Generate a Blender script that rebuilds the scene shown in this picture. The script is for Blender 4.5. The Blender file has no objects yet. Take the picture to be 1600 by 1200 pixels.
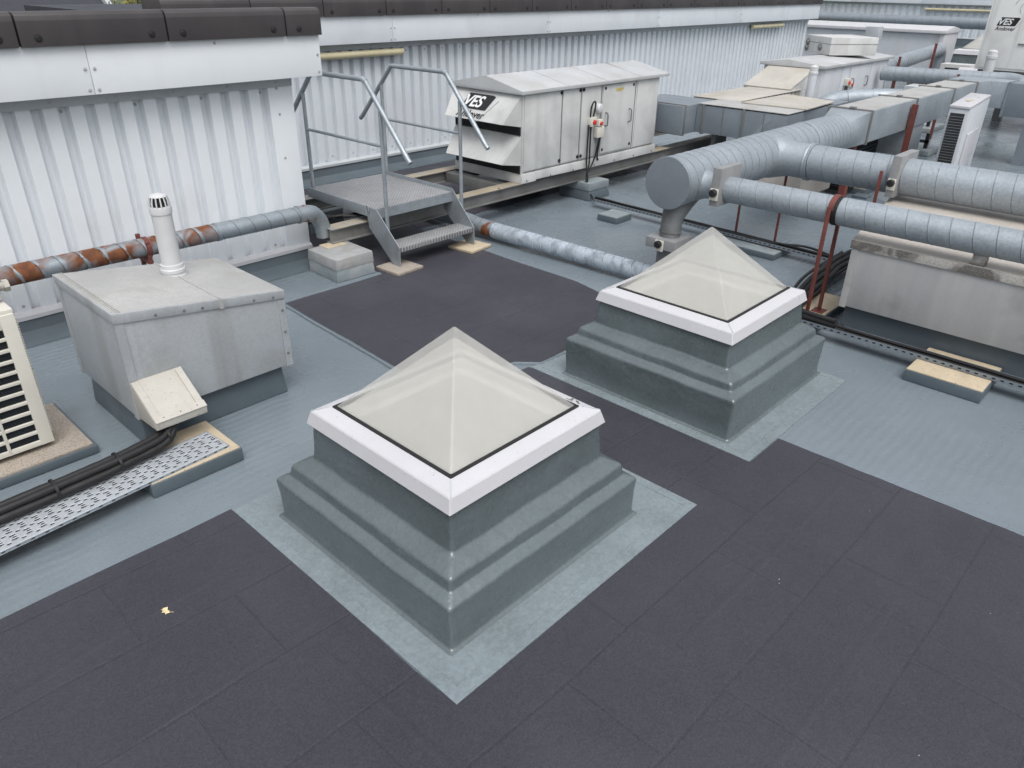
import bpy, bmesh, math, random
from mathutils import Vector, Matrix, noise
random.seed(7)
S = bpy.context.scene
COL = S.collection
R = math.radians
PI = math.pi

# ------------------------------------------------------------------ materials
def mat(name, col, rough=0.5, metal=0.0, var=0.12, vs=2.5, grime=None, streak=None,
        bump=(), spangle=0.0, spec=0.5, rvar=0.1, speck=None, grain=None):
    """procedural surface: two-scale colour variation, grime, vertical streaks, bump"""
    m = bpy.data.materials.new(name); m.use_nodes = True
    nt = m.node_tree; N = nt.nodes; L = nt.links
    N.clear()
    out = N.new('ShaderNodeOutputMaterial'); b = N.new('ShaderNodeBsdfPrincipled')
    L.new(b.outputs[0], out.inputs[0])
    geo = N.new('ShaderNodeNewGeometry'); pos = geo.outputs['Position']
    def noise_(scale, detail=4.0, vec=None, dist=0.0):
        n = N.new('ShaderNodeTexNoise'); n.inputs['Scale'].default_value = scale
        n.inputs['Detail'].default_value = detail; n.inputs['Distortion'].default_value = dist
        L.new(vec or pos, n.inputs['Vector']); return n.outputs['Fac']
    def ramp(src, a, c):
        r = N.new('ShaderNodeMapRange'); r.inputs[1].default_value = a; r.inputs[2].default_value = c
        L.new(src, r.inputs[0]); return r.outputs[0]
    def mix(fac, A, B):
        x = N.new('ShaderNodeMix'); x.data_type = 'RGBA'
        for sock, v in ((x.inputs[0], fac), (x.inputs[6], A), (x.inputs[7], B)):
            if hasattr(v, 'links'): L.new(v, sock)
            elif isinstance(v, (int, float)): sock.default_value = v
            else: sock.default_value = (*v, 1)
        return x.outputs[2]
    def sc(c, k): return tuple(min(1, q * k) for q in c)
    c = mix(ramp(noise_(vs, 6), .3, .7), sc(col, 1 - var), sc(col, 1 + var))
    if var > 0: c = mix(ramp(noise_(vs * 9, 3), .35, .75), c, mix(.5, c, sc(col, 1 - var * 1.2)))
    if spangle:
        v = N.new('ShaderNodeTexVoronoi'); v.inputs['Scale'].default_value = 75
        L.new(pos, v.inputs['Vector'])
        bw = N.new('ShaderNodeRGBToBW'); L.new(v.outputs['Color'], bw.inputs[0])
        c = mix(ramp(bw.outputs[0], .1, .9), mix(spangle, c, sc(col, .45)), mix(spangle, c, sc(col, 1.5)))
    if streak:
        mp = N.new('ShaderNodeMapping'); mp.inputs['Scale'].default_value = (streak[2], streak[2], streak[2] * .06)
        L.new(pos, mp.inputs['Vector'])
        f = ramp(noise_(1.0, 5, mp.outputs[0]), streak[3] if len(streak) > 3 else .5, .8)
        k = N.new('ShaderNodeMath'); k.operation = 'MULTIPLY'; k.inputs[1].default_value = streak[1]
        L.new(f, k.inputs[0]); c = mix(k.outputs[0], c, streak[0])
    if grime:
        f = ramp(noise_(grime[2], 8, None, .4), grime[3] if len(grime) > 3 else .5, grime[4] if len(grime) > 4 else .75)
        k = N.new('ShaderNodeMath'); k.operation = 'MULTIPLY'; k.inputs[1].default_value = grime[1]
        L.new(f, k.inputs[0]); c = mix(k.outputs[0], c, grime[0])
    if speck:
        f = ramp(noise_(speck[2], 2), speck[3], speck[3] + .06)
        k = N.new('ShaderNodeMath'); k.operation = 'MULTIPLY'; k.inputs[1].default_value = speck[1]
        L.new(f, k.inputs[0]); c = mix(k.outputs[0], c, speck[0])
    if grain:
        g1 = ramp(noise_(grain[0], 2), .36, .64); c = mix(g1, mix(grain[1], c, sc(col, .25)), mix(grain[1], c, sc(col, 1.8)))
    L.new(c, b.inputs['Base Color'])
    b.inputs['Metallic'].default_value = metal
    b.inputs['Specular IOR Level'].default_value = spec
    rr = N.new('ShaderNodeMapRange'); rr.inputs[1].default_value = .3; rr.inputs[2].default_value = .7
    rr.inputs[3].default_value = max(.05, rough - rvar); rr.inputs[4].default_value = min(1, rough + rvar)
    L.new(noise_(vs * 2.3, 5), rr.inputs[0]); L.new(rr.outputs[0], b.inputs['Roughness'])
    prev = None
    for (s, st, d) in bump:
        h = N.new('ShaderNodeBump'); h.inputs['Strength'].default_value = st; h.inputs['Distance'].default_value = d
        L.new(noise_(s, 4), h.inputs['Height'])
        if prev: L.new(prev, h.inputs['Normal'])
        prev = h.outputs[0]
    if prev: L.new(prev, b.inputs['Normal'])
    m['_n'] = 1
    return m, nt, b, c, prev, mix, noise_, ramp

def mk(*a, **k): return mat(*a, **k)[0]

GREY = (.172, .206, .232)
M = {}
# liquid roof membrane: brushed wrinkles and a wet-looking gloss
m_, nt, b_, c_, nrm, mix, nz, rp = mat('membrane', GREY, .28, 0, .09, .9, grime=((.108, .132, .150), .65, .55, .47, .72),
    bump=((2.2, .22, .03), (11, .10, .010), (90, .10, .003)), rvar=.12, grain=(70, .06))
w = nt.nodes.new('ShaderNodeTexWave'); w.wave_type = 'BANDS'; w.bands_direction = 'Y'
w.inputs['Scale'].default_value = 5.5; w.inputs['Distortion'].default_value = 3; w.inputs['Detail'].default_value = 2
w.inputs['Detail Scale'].default_value = .8
g_ = nt.nodes.new('ShaderNodeNewGeometry'); nt.links.new(g_.outputs['Position'], w.inputs['Vector'])
wm = nt.nodes.new('ShaderNodeMath'); wm.operation = 'MULTIPLY'
nt.links.new(w.outputs['Fac'], wm.inputs[0]); nt.links.new(rp(nz(.8, 3), .42, .66), wm.inputs[1])
wb = nt.nodes.new('ShaderNodeBump'); wb.inputs['Strength'].default_value = .36; wb.inputs['Distance'].default_value = .006
nt.links.new(wm.outputs[0], wb.inputs['Height']); nt.links.new(nrm, wb.inputs['Normal']); nt.links.new(wb.outputs[0], b_.inputs['Normal'])
M['membrane'] = m_
M['kerb'] = mk('kerb_coating', (.106, .132, .140), .27, 0, .08, 4, grime=((.062, .076, .078), .5, 2.6, .46, .74),
    bump=((6, .35, .02), (24, .28, .008), (95, .3, .003)), rvar=.06, spec=.9, grain=(60, .07))
M['apron'] = mk('apron_coating', (.200, .240, .258), .28, 0, .10, 3, grime=((.145, .172, .182), .5, 4.5, .46, .70),
    bump=((5, .35, .015), (22, .35, .008), (100, .3, .003)), rvar=.12, grain=(55, .09))
M['upstand'] = mk('upstand_coating', (.095, .120, .138), .42, 0, .12, 2, grime=((.066, .08, .088), .5, 1.5, .5, .75),
    bump=((4, .25, .02), (24, .2, .006)))
# mineral felt with lap seams
m_, nt, b_, c_, nrm, mix, nz, rp = mat('felt', (.0415, .0408, .052), .54, 0, .16, 1.1, grime=((.055, .054, .066), .8, .9, .44, .64),
    bump=((3.0, .18, .02), (45, .3, .004), (230, .5, .0022)), rvar=.17, speck=((.06, .06, .068), .5, 120, .62), spec=.34, grain=(150, .22), )
mp = nt.nodes.new('ShaderNodeMapping'); mp.inputs['Location'].default_value = (.13, .07, 0)
mp.inputs['Rotation'].default_value = (0, 0, R(1.2))
g_ = nt.nodes.new('ShaderNodeNewGeometry'); nt.links.new(g_.outputs['Position'], mp.inputs['Vector'])
dn = nt.nodes.new('ShaderNodeTexNoise'); dn.inputs['Scale'].default_value = 1.2; nt.links.new(g_.outputs['Position'], dn.inputs['Vector'])
va = nt.nodes.new('ShaderNodeVectorMath'); va.operation = 'MULTIPLY_ADD'; va.inputs[1].default_value = (.05, .05, 0)
nt.links.new(dn.outputs['Color'], va.inputs[0]); nt.links.new(mp.outputs[0], va.inputs[2])
br = nt.nodes.new('ShaderNodeTexBrick'); br.inputs['Scale'].default_value = 1; br.inputs['Mortar Size'].default_value = .009
br.inputs['Brick Width'].default_value = 1.04; br.inputs['Row Height'].default_value = .43; br.inputs['Mortar Smooth'].default_value = .6
br.offset = .37; br.inputs['Color1'].default_value = (.50, .50, .50, 1); br.inputs['Color2'].default_value = (.56, .56, .56, 1)
br.inputs['Mortar'].default_value = (0, 0, 0, 1)
nt.links.new(va.outputs[0], br.inputs['Vector'])
bw = nt.nodes.new('ShaderNodeRGBToBW'); nt.links.new(br.outputs['Color'], bw.inputs[0])
fb = nt.nodes.new('ShaderNodeBump'); fb.inputs['Strength'].default_value = .4; fb.inputs['Distance'].default_value = .006
nt.links.new(bw.outputs[0], fb.inputs['Height']); nt.links.new(nrm, fb.inputs['Normal']); nt.links.new(fb.outputs[0], b_.inputs['Normal'])
fade = nt.nodes.new('ShaderNodeMath'); fade.operation = 'MULTIPLY'; nt.links.new(br.outputs['Fac'], fade.inputs[0])
nt.links.new(rp(nz(.9, 2), .35, .7), fade.inputs[1])
f2 = nt.nodes.new('ShaderNodeMath'); f2.operation = 'MULTIPLY'; f2.inputs[1].default_value = .26; nt.links.new(fade.outputs[0], f2.inputs[0])
cv = mix(rp(bw.outputs[0], .44, .60), c_, mix(.06, c_, (.09, .09, .105)))
nt.links.new(mix(f2.outputs[0], cv, (.018, .018, .022)), b_.inputs['Base Color'])
M['felt'] = m_
M['white'] = mk('white_cladding', (.75, .785, .815), .38, 0, .035, .6, streak=((.50, .51, .51), .14, 9, .55), grime=((.50, .50, .49), .3, 1.6, .55, .8), rvar=.06)
M['white_back'] = mk('white_cladding_weathered', (.67, .71, .75), .42, 0, .05, .7, streak=((.44, .46, .48), .14, 7, .52), grime=((.45, .46, .46), .35, 1.6, .52, .8), rvar=.06)
M['trimgrey'] = mk('grey_trim', (.44, .47, .49), .5, 0, .08, 2, grime=((.28, .28, .28), .4, 3, .5, .8))
M['screw'] = mk('screw_head', (.44, .45, .46), .5, .1, .1, 20)
M['coping'] = mk('dark_coping', (.052, .047, .049), .55, 0, .14, 2.2, grime=((.085, .078, .074), .5, 1.3, .45, .75), bump=((60, .12, .002),), streak=((.105, .10, .095), .3, 6, .5))
M['black'] = mk('black_rubber', (.011, .011, .012), .6, 0, .15, 8, bump=((40, .25, .003),))
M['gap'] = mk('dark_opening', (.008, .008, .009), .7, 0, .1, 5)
M['frame'] = mk('white_frame', (.53, .53, .55), .32, 0, .03, 4, grime=((.52, .50, .47), .35, 9, .56, .8), speck=((.3, .29, .27), .5, 70, .69), rvar=.06)
M['galv'] = mk('galvanised_duct', (.335, .375, .41), .54, .40, .14, 3, spangle=.17, grime=((.33, .36, .38), .5, 2.2, .5, .8), bump=((30, .06, .003),), rvar=.1)
M['galv_dark'] = mk('aged_galvanised', (.25, .285, .32), .5, .35, .10, 3, spangle=.05, grime=((.20, .22, .24), .5, 2.2, .5, .8), rvar=.08)
M['galv_pale'] = mk('weathered_zinc_sheet', (.49, .515, .535), .44, .42, .06, 1.5, spangle=.09, streak=((.24, .21, .17), .75, 4.5, .53), grime=((.28, .25, .21), .65, 1.9, .53, .76))
M['zinc_top'] = mk('dirty_zinc_top', (.43, .43, .42), .62, .15, .12, 2.6, grime=((.28, .26, .22), .65, 2.0, .52, .74), speck=((.27, .265, .255), .45, 95, .58), bump=((120, .2, .002),))
M['steel'] = mk('grey_steel', (.20, .20, .195), .55, .3, .16, 4, grime=((.12, .11, .10), .6, 3, .5, .75))
M['beam_top'] = mk('tan_stained_steel', (.36, .31, .23), .6, .1, .18, 3, grime=((.23, .25, .25), .85, 2.2, .46, .6))
M['rail'] = mk('galvanised_rail', (.37, .41, .44), .45, .5, .12, 9, spangle=.12, grime=((.24, .26, .27), .5, 8, .5, .75))
M['cream'] = mk('off_white_casing', (.60, .605, .595), .42, 0, .05, 1.5, streak=((.36, .345, .315), .5, 5, .48), grime=((.36, .365, .36), .75, 2.2, .46, .72), speck=((.22, .2, .17), .5, 42, .70))
M['cream_roof'] = mk('dirty_white_lid', (.47, .485, .495), .48, .05, .07, 2, grime=((.36, .35, .33), .6, 2.6, .46, .72), speck=((.30, .29, .27), .4, 60, .64))
M['bluewhite'] = mk('blue_white_casing', (.58, .605, .64), .42, 0, .05, 1.5, streak=((.44, .44, .43), .4, 5, .5), grime=((.47, .46, .44), .4, 2.0, .5, .78))
M['tan'] = mk('tan_stained_sheet', (.46, .44, .395), .6, 0, .12, 2, grime=((.34, .30, .24), .6, 2.4, .48, .72), speck=((.25, .22, .18), .5, 60, .64))
M['ivory'] = mk('ivory_plastic', (.62, .60, .535), .42, 0, .04, 3, grime=((.50, .47, .40), .4, 5, .54, .8))
M['pvc'] = mk('grey_pvc_pipe', (.55, .56, .565), .4, 0, .03, 3, grime=((.42, .42, .41), .4, 5, .54, .8), streak=((.4, .4, .39), .25, 12, .55))
M['slab'] = mk('aggregate_slab', (.36, .315, .265), .8, 0, .15, 4, grime=((.20, .17, .14), .6, 4, .54, .74), speck=((.16, .14, .12), .7, 110, .55), bump=((120, .4, .003),))
M['timber'] = mk('weathered_timber', (.50, .42, .30), .7, 0, .12, 5, grime=((.30, .25, .18), .6, 5, .54, .74), speck=((.12, .10, .08), .7, 60, .66), bump=((60, .3, .003),))
M['concrete'] = mk('grp_box_face', (.355, .36, .365), .6, 0, .08, 1.2, streak=((.50, .50, .49), .6, 8, .46), grime=((.17, .17, .16), .42, 3.4, .55, .72), speck=((.20, .195, .185), .28, 75, .64), bump=((90, .12, .002),))
M['lichen'] = mk('lichened_lid', (.47, .45, .42), .8, 0, .14, 4, grime=((.075, .07, .062), .85, 4.5, .47, .56), speck=((.26, .25, .23), .6, 85, .54), bump=((110, .35, .003),))
M['lid_top'] = mk('beige_lid', (.48, .445, .405), .75, 0, .10, 3, grime=((.36, .33, .29), .6, 2.0, .5, .72), speck=((.33, .31, .28), .6, 95, .55), bump=((110, .3, .003),))
M['red'] = mk('red_oxide_steel', (.15, .042, .034), .65, 0, .2, 9, grime=((.10, .035, .03), .6, 10, .5, .75))
M['gold'] = mk('yellowed_batten_cover', (.56, .51, .34), .3, 0, .05, 3, grime=((.42, .36, .2), .4, 5, .5, .8))
M['concrete_block'] = mk('coated_block', (.24, .28, .295), .5, .05, .18, 5, grime=((.40, .41, .41), .6, 4, .50, .66), bump=((9, .5, .02), (30, .3, .006)))
M['silver_block'] = mk('silver_coated_block', (.38, .385, .385), .5, .15, .15, 6, grime=((.28, .26, .22), .6, 6, .5, .7), bump=((9, .5, .02), (30, .3, .006)))
M['coil'] = mk('coil_fins', (.035, .042, .05), .5, .2, .2, 8)
M['damper'] = mk('grey_damper_box', (.30, .305, .31), .5, .15, .12, 5, grime=((.2, .2, .19), .5, 6, .5, .75))
M['tray'] = mk('bright_zinc_tray', (.46, .49, .52), .42, .3, .06, 4, spangle=.06)
M['patched'] = mk('patched_duct', (.42, .475, .53), .5, .25, .2, 9, spangle=.15, grime=((.20, .24, .28), .7, 11, .50, .66))
M['galv_brown'] = mk('dull_brown_zinc', (.19, .20, .205), .6, .25, .15, 6, grime=((.12, .115, .105), .6, 7, .45, .7))
M['lining'] = mk('white_lining', (.74, .74, .725), .6, 0, .03, 3)
M['leaf'] = mk('dry_leaf', (.70, .58, .34), .6, 0, .2, 40)
M['redknob'] = mk('red_switch', (.55, .035, .03), .4, 0, .05, 4)
M['ink'] = mk('black_lettering', (.014, .014, .016), .45, 0, .05, 4)
M['letter'] = mk('white_lettering', (.78, .79, .80), .4, 0, .03, 4)
M['sticker'] = mk('yellow_stain', (.55, .44, .14), .6, 0, .2, 30)
M['slate'] = mk('dark_slate', (.034, .036, .048), .6, 0, .2, 2, bump=((12, .3, .02),))
M['brick'] = mk('brick', (.26, .17, .12), .8, 0, .2, 6, bump=((20, .3, .01),))
M['grass'] = mk('ground', (.07, .09, .04), .9, 0, .3, .3)
M['bark'] = mk('bark', (.10, .075, .05), .9, 0, .2, 8, bump=((20, .5, .02),))
M['foliage_y'] = mk('yellow_green_leaves', (.16, .15, .03), .6, 0, .35, 2.5)
M['foliage_g'] = mk('green_leaves', (.06, .09, .025), .6, 0, .35, 2.5)

# chequer (tread) plate
m_, nt, b_, c_, nrm, mix, nz, rp = mat('tread_plate', (.50, .52, .54), .42, .4, .14, 5, grime=((.20, .19, .18), .6, 4, .48, .72), rvar=.08)
g_ = nt.nodes.new('ShaderNodeNewGeometry'); mp = nt.nodes.new('ShaderNodeMapping')
mp.inputs['Rotation'].default_value = (0, 0, R(45)); mp.inputs['Scale'].default_value = (27, 27, 27)
nt.links.new(g_.outputs['Position'], mp.inputs['Vector'])
ck = nt.nodes.new('ShaderNodeTexBrick'); ck.inputs['Scale'].default_value = 1; ck.inputs['Brick Width'].default_value = 1.3
ck.inputs['Row Height'].default_value = .62; ck.inputs['Mortar Size'].default_value = .17; ck.inputs['Mortar Smooth'].default_value = 1
nt.links.new(mp.outputs[0], ck.inputs['Vector'])
tb = nt.nodes.new('ShaderNodeBump'); tb.inputs['Strength'].default_value = .9; tb.inputs['Distance'].default_value = .006; tb.invert = False
nt.links.new(ck.outputs['Fac'], tb.inputs['Height']); nt.links.new(tb.outputs[0], b_.inputs['Normal'])
nt.links.new(mix(ck.outputs['Fac'], mix(.75, c_, (.10, .10, .105)), mix(.75, c_, (.58, .58, .59))), b_.inputs['Base Color'])
M['tread'] = m_

# rusted spiral duct
def rustmat(name, lo, hi):
    m_, nt, b_, c_, nrm, mix, nz, rp = mat(name, (.29, .33, .36), .5, .4, .12, 4, spangle=.12, grime=((.25, .27, .29), .6, 3, .5, .75), rvar=.08)
    f = rp(nz(3.2, 5, None, .8), lo, hi)
    if lo < .5:      # zinc survives along the helical lock seam
        g2 = nt.nodes.new('ShaderNodeNewGeometry'); sp = nt.nodes.new('ShaderNodeSeparateXYZ'); nt.links.new(g2.outputs['Position'], sp.inputs[0])
        def mth(op, A, B=None, C=None):
            n_ = nt.nodes.new('ShaderNodeMath'); n_.operation = op
            for i, q in enumerate((A, B, C)):
                if q is None: continue
                if isinstance(q, (int, float)): n_.inputs[i].default_value = q
                else: nt.links.new(q, n_.inputs[i])
            return n_.outputs[0]
        th = mth('ARCTAN2', mth('SUBTRACT', .515, sp.outputs['Z']), mth('SUBTRACT', 5.66, sp.outputs['Y']))
        ph = mth('FRACT', mth('SUBTRACT', mth('DIVIDE', sp.outputs['X'], .14), mth('DIVIDE', th, 2 * PI)))
        ph = mth('ABSOLUTE', mth('SUBTRACT', mth('FRACT', mth('ADD', ph, .5 - 4 / .14)), .5))
        f = mth('MULTIPLY', f, rp(mth('ADD', ph, mth('MULTIPLY', mth('SUBTRACT', nz(14, 3), .5), .5)), .03, .09))
    rc = mix(rp(nz(17, 5), .3, .7), (.105, .038, .018), (.21, .078, .030))
    nt.links.new(mix(f, c_, rc), b_.inputs['Base Color'])
    k = nt.nodes.new('ShaderNodeMath'); k.operation = 'MULTIPLY_ADD'; k.inputs[1].default_value = -.4; k.inputs[2].default_value = .4
    nt.links.new(f, k.inputs[0]); nt.links.new(k.outputs[0], b_.inputs['Metallic'])
    q = nt.nodes.new('ShaderNodeMath'); q.operation = 'MULTIPLY_ADD'; q.inputs[1].default_value = .38; q.inputs[2].default_value = .48
    nt.links.new(f, q.inputs[0]); nt.links.new(q.outputs[0], b_.inputs['Roughness'])
    return m_
M['rust'] = rustmat('rusted_spiral_duct', .40, .54)
M['rust_low'] = rustmat('lightly_rusted_duct', .56, .62)

# skylight glazing: opal sheet, part see-through
def opal(name, col, clear, rough):
    m = bpy.data.materials.new(name); m.use_nodes = True; nt = m.node_tree; N = nt.nodes; L = nt.links; N.clear()
    o = N.new('ShaderNodeOutputMaterial'); t = N.new('ShaderNodeBsdfTransparent'); t.inputs[0].default_value = (.97, .97, .95, 1)
    tl = N.new('ShaderNodeBsdfTranslucent'); tl.inputs[0].default_value = (*col, 1)
    p = N.new('ShaderNodeBsdfPrincipled'); p.inputs['Base Color'].default_value = (*col, 1); p.inputs['Roughness'].default_value = rough
    nz = N.new('ShaderNodeTexNoise'); nz.inputs['Scale'].default_value = 6; g = N.new('ShaderNodeNewGeometry'); L.new(g.outputs['Position'], nz.inputs['Vector'])
    r = N.new('ShaderNodeMapRange'); r.inputs[3].default_value = clear - .06; r.inputs[4].default_value = clear + .06; L.new(nz.outputs['Fac'], r.inputs[0])
    a = N.new('ShaderNodeMixShader'); a.inputs[0].default_value = .30; L.new(p.outputs[0], a.inputs[1]); L.new(tl.outputs[0], a.inputs[2])
    c = N.new('ShaderNodeMixShader'); L.new(r.outputs[0], c.inputs[0]); L.new(a.outputs[0], c.inputs[1]); L.new(t.outputs[0], c.inputs[2])
    L.new(c.outputs[0], o.inputs[0]); return m
M['opal'] = opal('opal_dome', (.70, .695, .665), .58, .12)
M['opal_in'] = opal('opal_inner_dome', (.80, .795, .77), .54, .4)

# ------------------------------------------------------------------ mesh helpers
class MB:
    def __init__(s): s.bm = bmesh.new()
    def _add(s, t, bev=0, mx=None):
        if bev:
            bmesh.ops.bevel(t, geom=list(t.edges), offset=bev, segments=2, profile=.6, affect='EDGES', clamp_overlap=True)
        if mx is not None: bmesh.ops.transform(t, matrix=mx, verts=t.verts)
        mp = {}
        for v in t.verts: mp[v] = s.bm.verts.new(v.co)
        for f in t.faces:
            try: s.bm.faces.new([mp[v] for v in f.verts])
            except ValueError: pass
        t.free(); return s
    def hexa(s, p, bev=0, mx=None):
        t = bmesh.new(); v = [t.verts.new(q) for q in p]
        for f in ((3, 2, 1, 0), (4, 5, 6, 7), (0, 1, 5, 4), (1, 2, 6, 5), (2, 3, 7, 6), (3, 0, 4, 7)): t.faces.new([v[i] for i in f])
        return s._add(t, bev, mx)
    def box(s, x0, x1, y0, y1, z0, z1, bev=0, mx=None):
        if x0 > x1: x0, x1 = x1, x0
        if y0 > y1: y0, y1 = y1, y0
        if z0 > z1: z0, z1 = z1, z0
        return s.hexa([(x0, y0, z0), (x1, y0, z0), (x1, y1, z0), (x0, y1, z0), (x0, y0, z1), (x1, y0, z1), (x1, y1, z1), (x0, y1, z1)], bev, mx)
    def prism(s, pts, vec, bev=0, mx=None):
        t = bmesh.new(); vec = Vector(vec); a = [t.verts.new(p) for p in pts]; b = [t.verts.new(Vector(p) + vec) for p in pts]
        n = len(pts); t.faces.new(a); t.faces.new(b[::-1])
        for i in range(n): t.faces.new([a[i], b[i], b[(i + 1) % n], a[(i + 1) % n]])
        bmesh.ops.recalc_face_normals(t, faces=t.faces)
        return s._add(t, bev, mx)
    def poly(s, pts):
        s.bm.faces.new([s.bm.verts.new(p) for p in pts]); return s
    def rings(s, rs, cap0=True, cap1=True, closed=True):
        vs = [[s.bm.verts.new(p) for p in r] for r in rs]; n = len(vs[0])
        for a, b in zip(vs, vs[1:]):
            for i in range(n if closed else n - 1):
                s.bm.faces.new([a[i], a[(i + 1) % n], b[(i + 1) % n], b[i]])
        if closed and cap0: s.bm.faces.new(vs[0][::-1])
        if closed and cap1: s.bm.faces.new(vs[-1])
        return s
    def tube(s, path, r, n=12, caps=True):
        P = [Vector(p) for p in path]; rr = r if isinstance(r, (list, tuple)) else [r] * len(P)
        rs = []; prev = None
        for i, p in enumerate(P):
            d = (P[min(i + 1, len(P) - 1)] - P[max(i - 1, 0)]).normalized()
            if prev is None:
                u = d.orthogonal().normalized() if abs(d.z) > .9 else d.cross(Vector((0, 0, 1))).normalized()
            else: u = (prev - d * prev.dot(d)).normalized()
            prev = u; v = d.cross(u)
            rs.append([p + (u * math.cos(2 * PI * k / n) + v * math.sin(2 * PI * k / n)) * rr[i] for k in range(n)])
        return s.rings(rs, caps, caps)
    def lathe(s, prof, c, axis=(0, 0, 1), n=32, cap=True):
        c = Vector(c); q = Vector((0, 0, 1)).rotation_difference(Vector(axis)).to_matrix()
        return s.rings([[c + q @ Vector((r * math.cos(2 * PI * k / n), r * math.sin(2 * PI * k / n), z)) for k in range(n)] for r, z in prof], cap, cap)
    def spiral(s, p0, p1, r, pitch=.13, h=.004, w=.010, n=40):
        p0, p1 = Vector(p0), Vector(p1); d = p1 - p0; L = d.length; d.normalize()
        u = d.cross(Vector((0, 0, 1))).normalized() if abs(d.z) < .95 else Vector((1, 0, 0)); v = d.cross(u)
        offs = [(0, 0), (w * .2, -h), (w * .45, -h), (w * .6, h * .5), (w * .85, h * .5), (w, 0), (pitch, 0)]
        prevc = None
        for j in range(int((L / pitch + 1.2) * n) + 1):
            th = 2 * PI * j / n; b = pitch * (j / n - 1); col = []
            for o, hh in offs:
                x = min(max(b + o, 0), L); e = u * math.cos(th) + v * math.sin(th)
                col.append(s.bm.verts.new(p0 + d * x + e * (r + hh)))
            if prevc:
                for k in range(len(offs) - 1):
                    q = (prevc[k], prevc[k + 1], col[k + 1], col[k])
                    if (q[0].co - q[1].co).length > 1e-6 or (q[2].co - q[3].co).length > 1e-6: s.bm.faces.new(q)
            prevc = col
        return s
    def arc(s, c, a, b, R0, r, n0=0, n1=90, seg=10, n=24): # bend: centre c, in-plane unit vectors a, b
        c, a, b = Vector(c), Vector(a), Vector(b)
        return s.tube([c + (a * math.cos(R(n0 + (n1 - n0) * i / seg)) + b * math.sin(R(n0 + (n1 - n0) * i / seg))) * R0 for i in range(seg + 1)], r, n)

SPLIT = {'screw', 'support_leg', 'flange', 'foot', 'bolt', 'cable', 'handle', 'platform_frame', 'lid_joint', 'seam', 'panel_latch', 'base_bolt', 'lid_seam', 'corner_angle', 'cleat', 'rim', 'seam_ring', 'mitre_joint', 'post', 'valve', 'top_sheet', 'bracket', 'cage_bar', 'pencil_mark'}
def mesh_obj(name, mb, m, parent=None, sharp=32, world=True):
    if name in SPLIT:
        bmesh.ops.remove_doubles(mb.bm, verts=mb.bm.verts, dist=1e-5)
        seen = set(); comps = []
        for v in mb.bm.verts:
            if v.index in seen and v in seen: continue
            if v in seen: continue
            st = [v]; seen.add(v); cp = []
            while st:
                w_ = st.pop(); cp.append(w_)
                for e in w_.link_edges:
                    q = e.other_vert(w_)
                    if q not in seen: seen.add(q); st.append(q)
            comps.append(cp)
        if len(comps) > 1:
            last = None
            for cp in comps:
                k = MB(); mp = {v: k.bm.verts.new(v.co) for v in cp}
                for f in {f for v in cp for f in v.link_faces}: k.bm.faces.new([mp[v] for v in f.verts])
                last = _mesh_obj(name, k, m, parent, sharp, world)
            mb.bm.free(); return last
    return _mesh_obj(name, mb, m, parent, sharp, world)
def _mesh_obj(name, mb, m, parent=None, sharp=32, world=True):
    bm = mb.bm; bmesh.ops.remove_doubles(bm, verts=bm.verts, dist=1e-5)
    bmesh.ops.recalc_face_normals(bm, faces=bm.faces)
    if parent is not None and world:
        bmesh.ops.translate(bm, vec=-TOP(parent), verts=bm.verts)
    me = bpy.data.meshes.new(name); bm.to_mesh(me); bm.free()
    me.materials.append(m); me.shade_smooth(); me.set_sharp_from_angle(angle=R(sharp))
    o = bpy.data.objects.new(name, me); COL.objects.link(o)
    if parent is not None: o.parent = parent
    return o
def TOP(o):
    v = Vector((0, 0, 0))
    while o is not None: v += o.location; o = o.parent
    return v
def tag(o, label=None, cat=None, group=None, kind=None):
    if label: o['label'] = label
    if cat: o['category'] = cat
    if group: o['group'] = group
    if kind: o['kind'] = kind
    return o
def thing(name, label, cat, loc=(0, 0, 0), group=None):
    o = bpy.data.objects.new(name, None); o.empty_display_size = .1; COL.objects.link(o); o.location = loc
    return tag(o, label, cat, group)
def copy_tree(o, loc=None, parent=None, skip=()):
    c = o.copy(); COL.objects.link(c); c.parent = parent
    if loc is not None: c.location = loc
    for ch in list(o.children):
        if ch.name.split('.')[0] not in skip: copy_tree(ch, None, c, skip)
    return c
def text_mb(body, size, origin, right, up, shear=0, off=0, ext=.0015):
    cu = bpy.data.curves.new('lettering', 'FONT'); cu.body = body; cu.size = size; cu.shear = shear; cu.offset = off; cu.extrude = ext
    t = bpy.data.objects.new('lettering', cu); COL.objects.link(t)
    me = bpy.data.meshes.new_from_object(t.evaluated_get(bpy.context.evaluated_depsgraph_get()))
    bpy.data.objects.remove(t); bpy.data.curves.remove(cu)
    mb = MB(); mb.bm.from_mesh(me); bpy.data.meshes.remove(me)
    right, up = Vector(right).normalized(), Vector(up).normalized(); nr = right.cross(up)
    mx = Matrix((right, up, nr)).transposed().to_4x4(); mx.translation = Vector(origin)
    bmesh.ops.transform(mb.bm, matrix=mx, verts=mb.bm.verts); return mb
def box(name, m, parent, *a, bev=.004, **k): return mesh_obj(name, MB().box(*a, bev=bev, **k), m, parent)
def screws(mb, pts, d=(0, -1, 0), r=.0085, h=.006):
    for p in pts: mb.lathe([(r * 1.35, 0), (r * 1.35, h * .35), (r, h * .4), (r * .8, h)], p, d, 10)
    return mb

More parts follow.
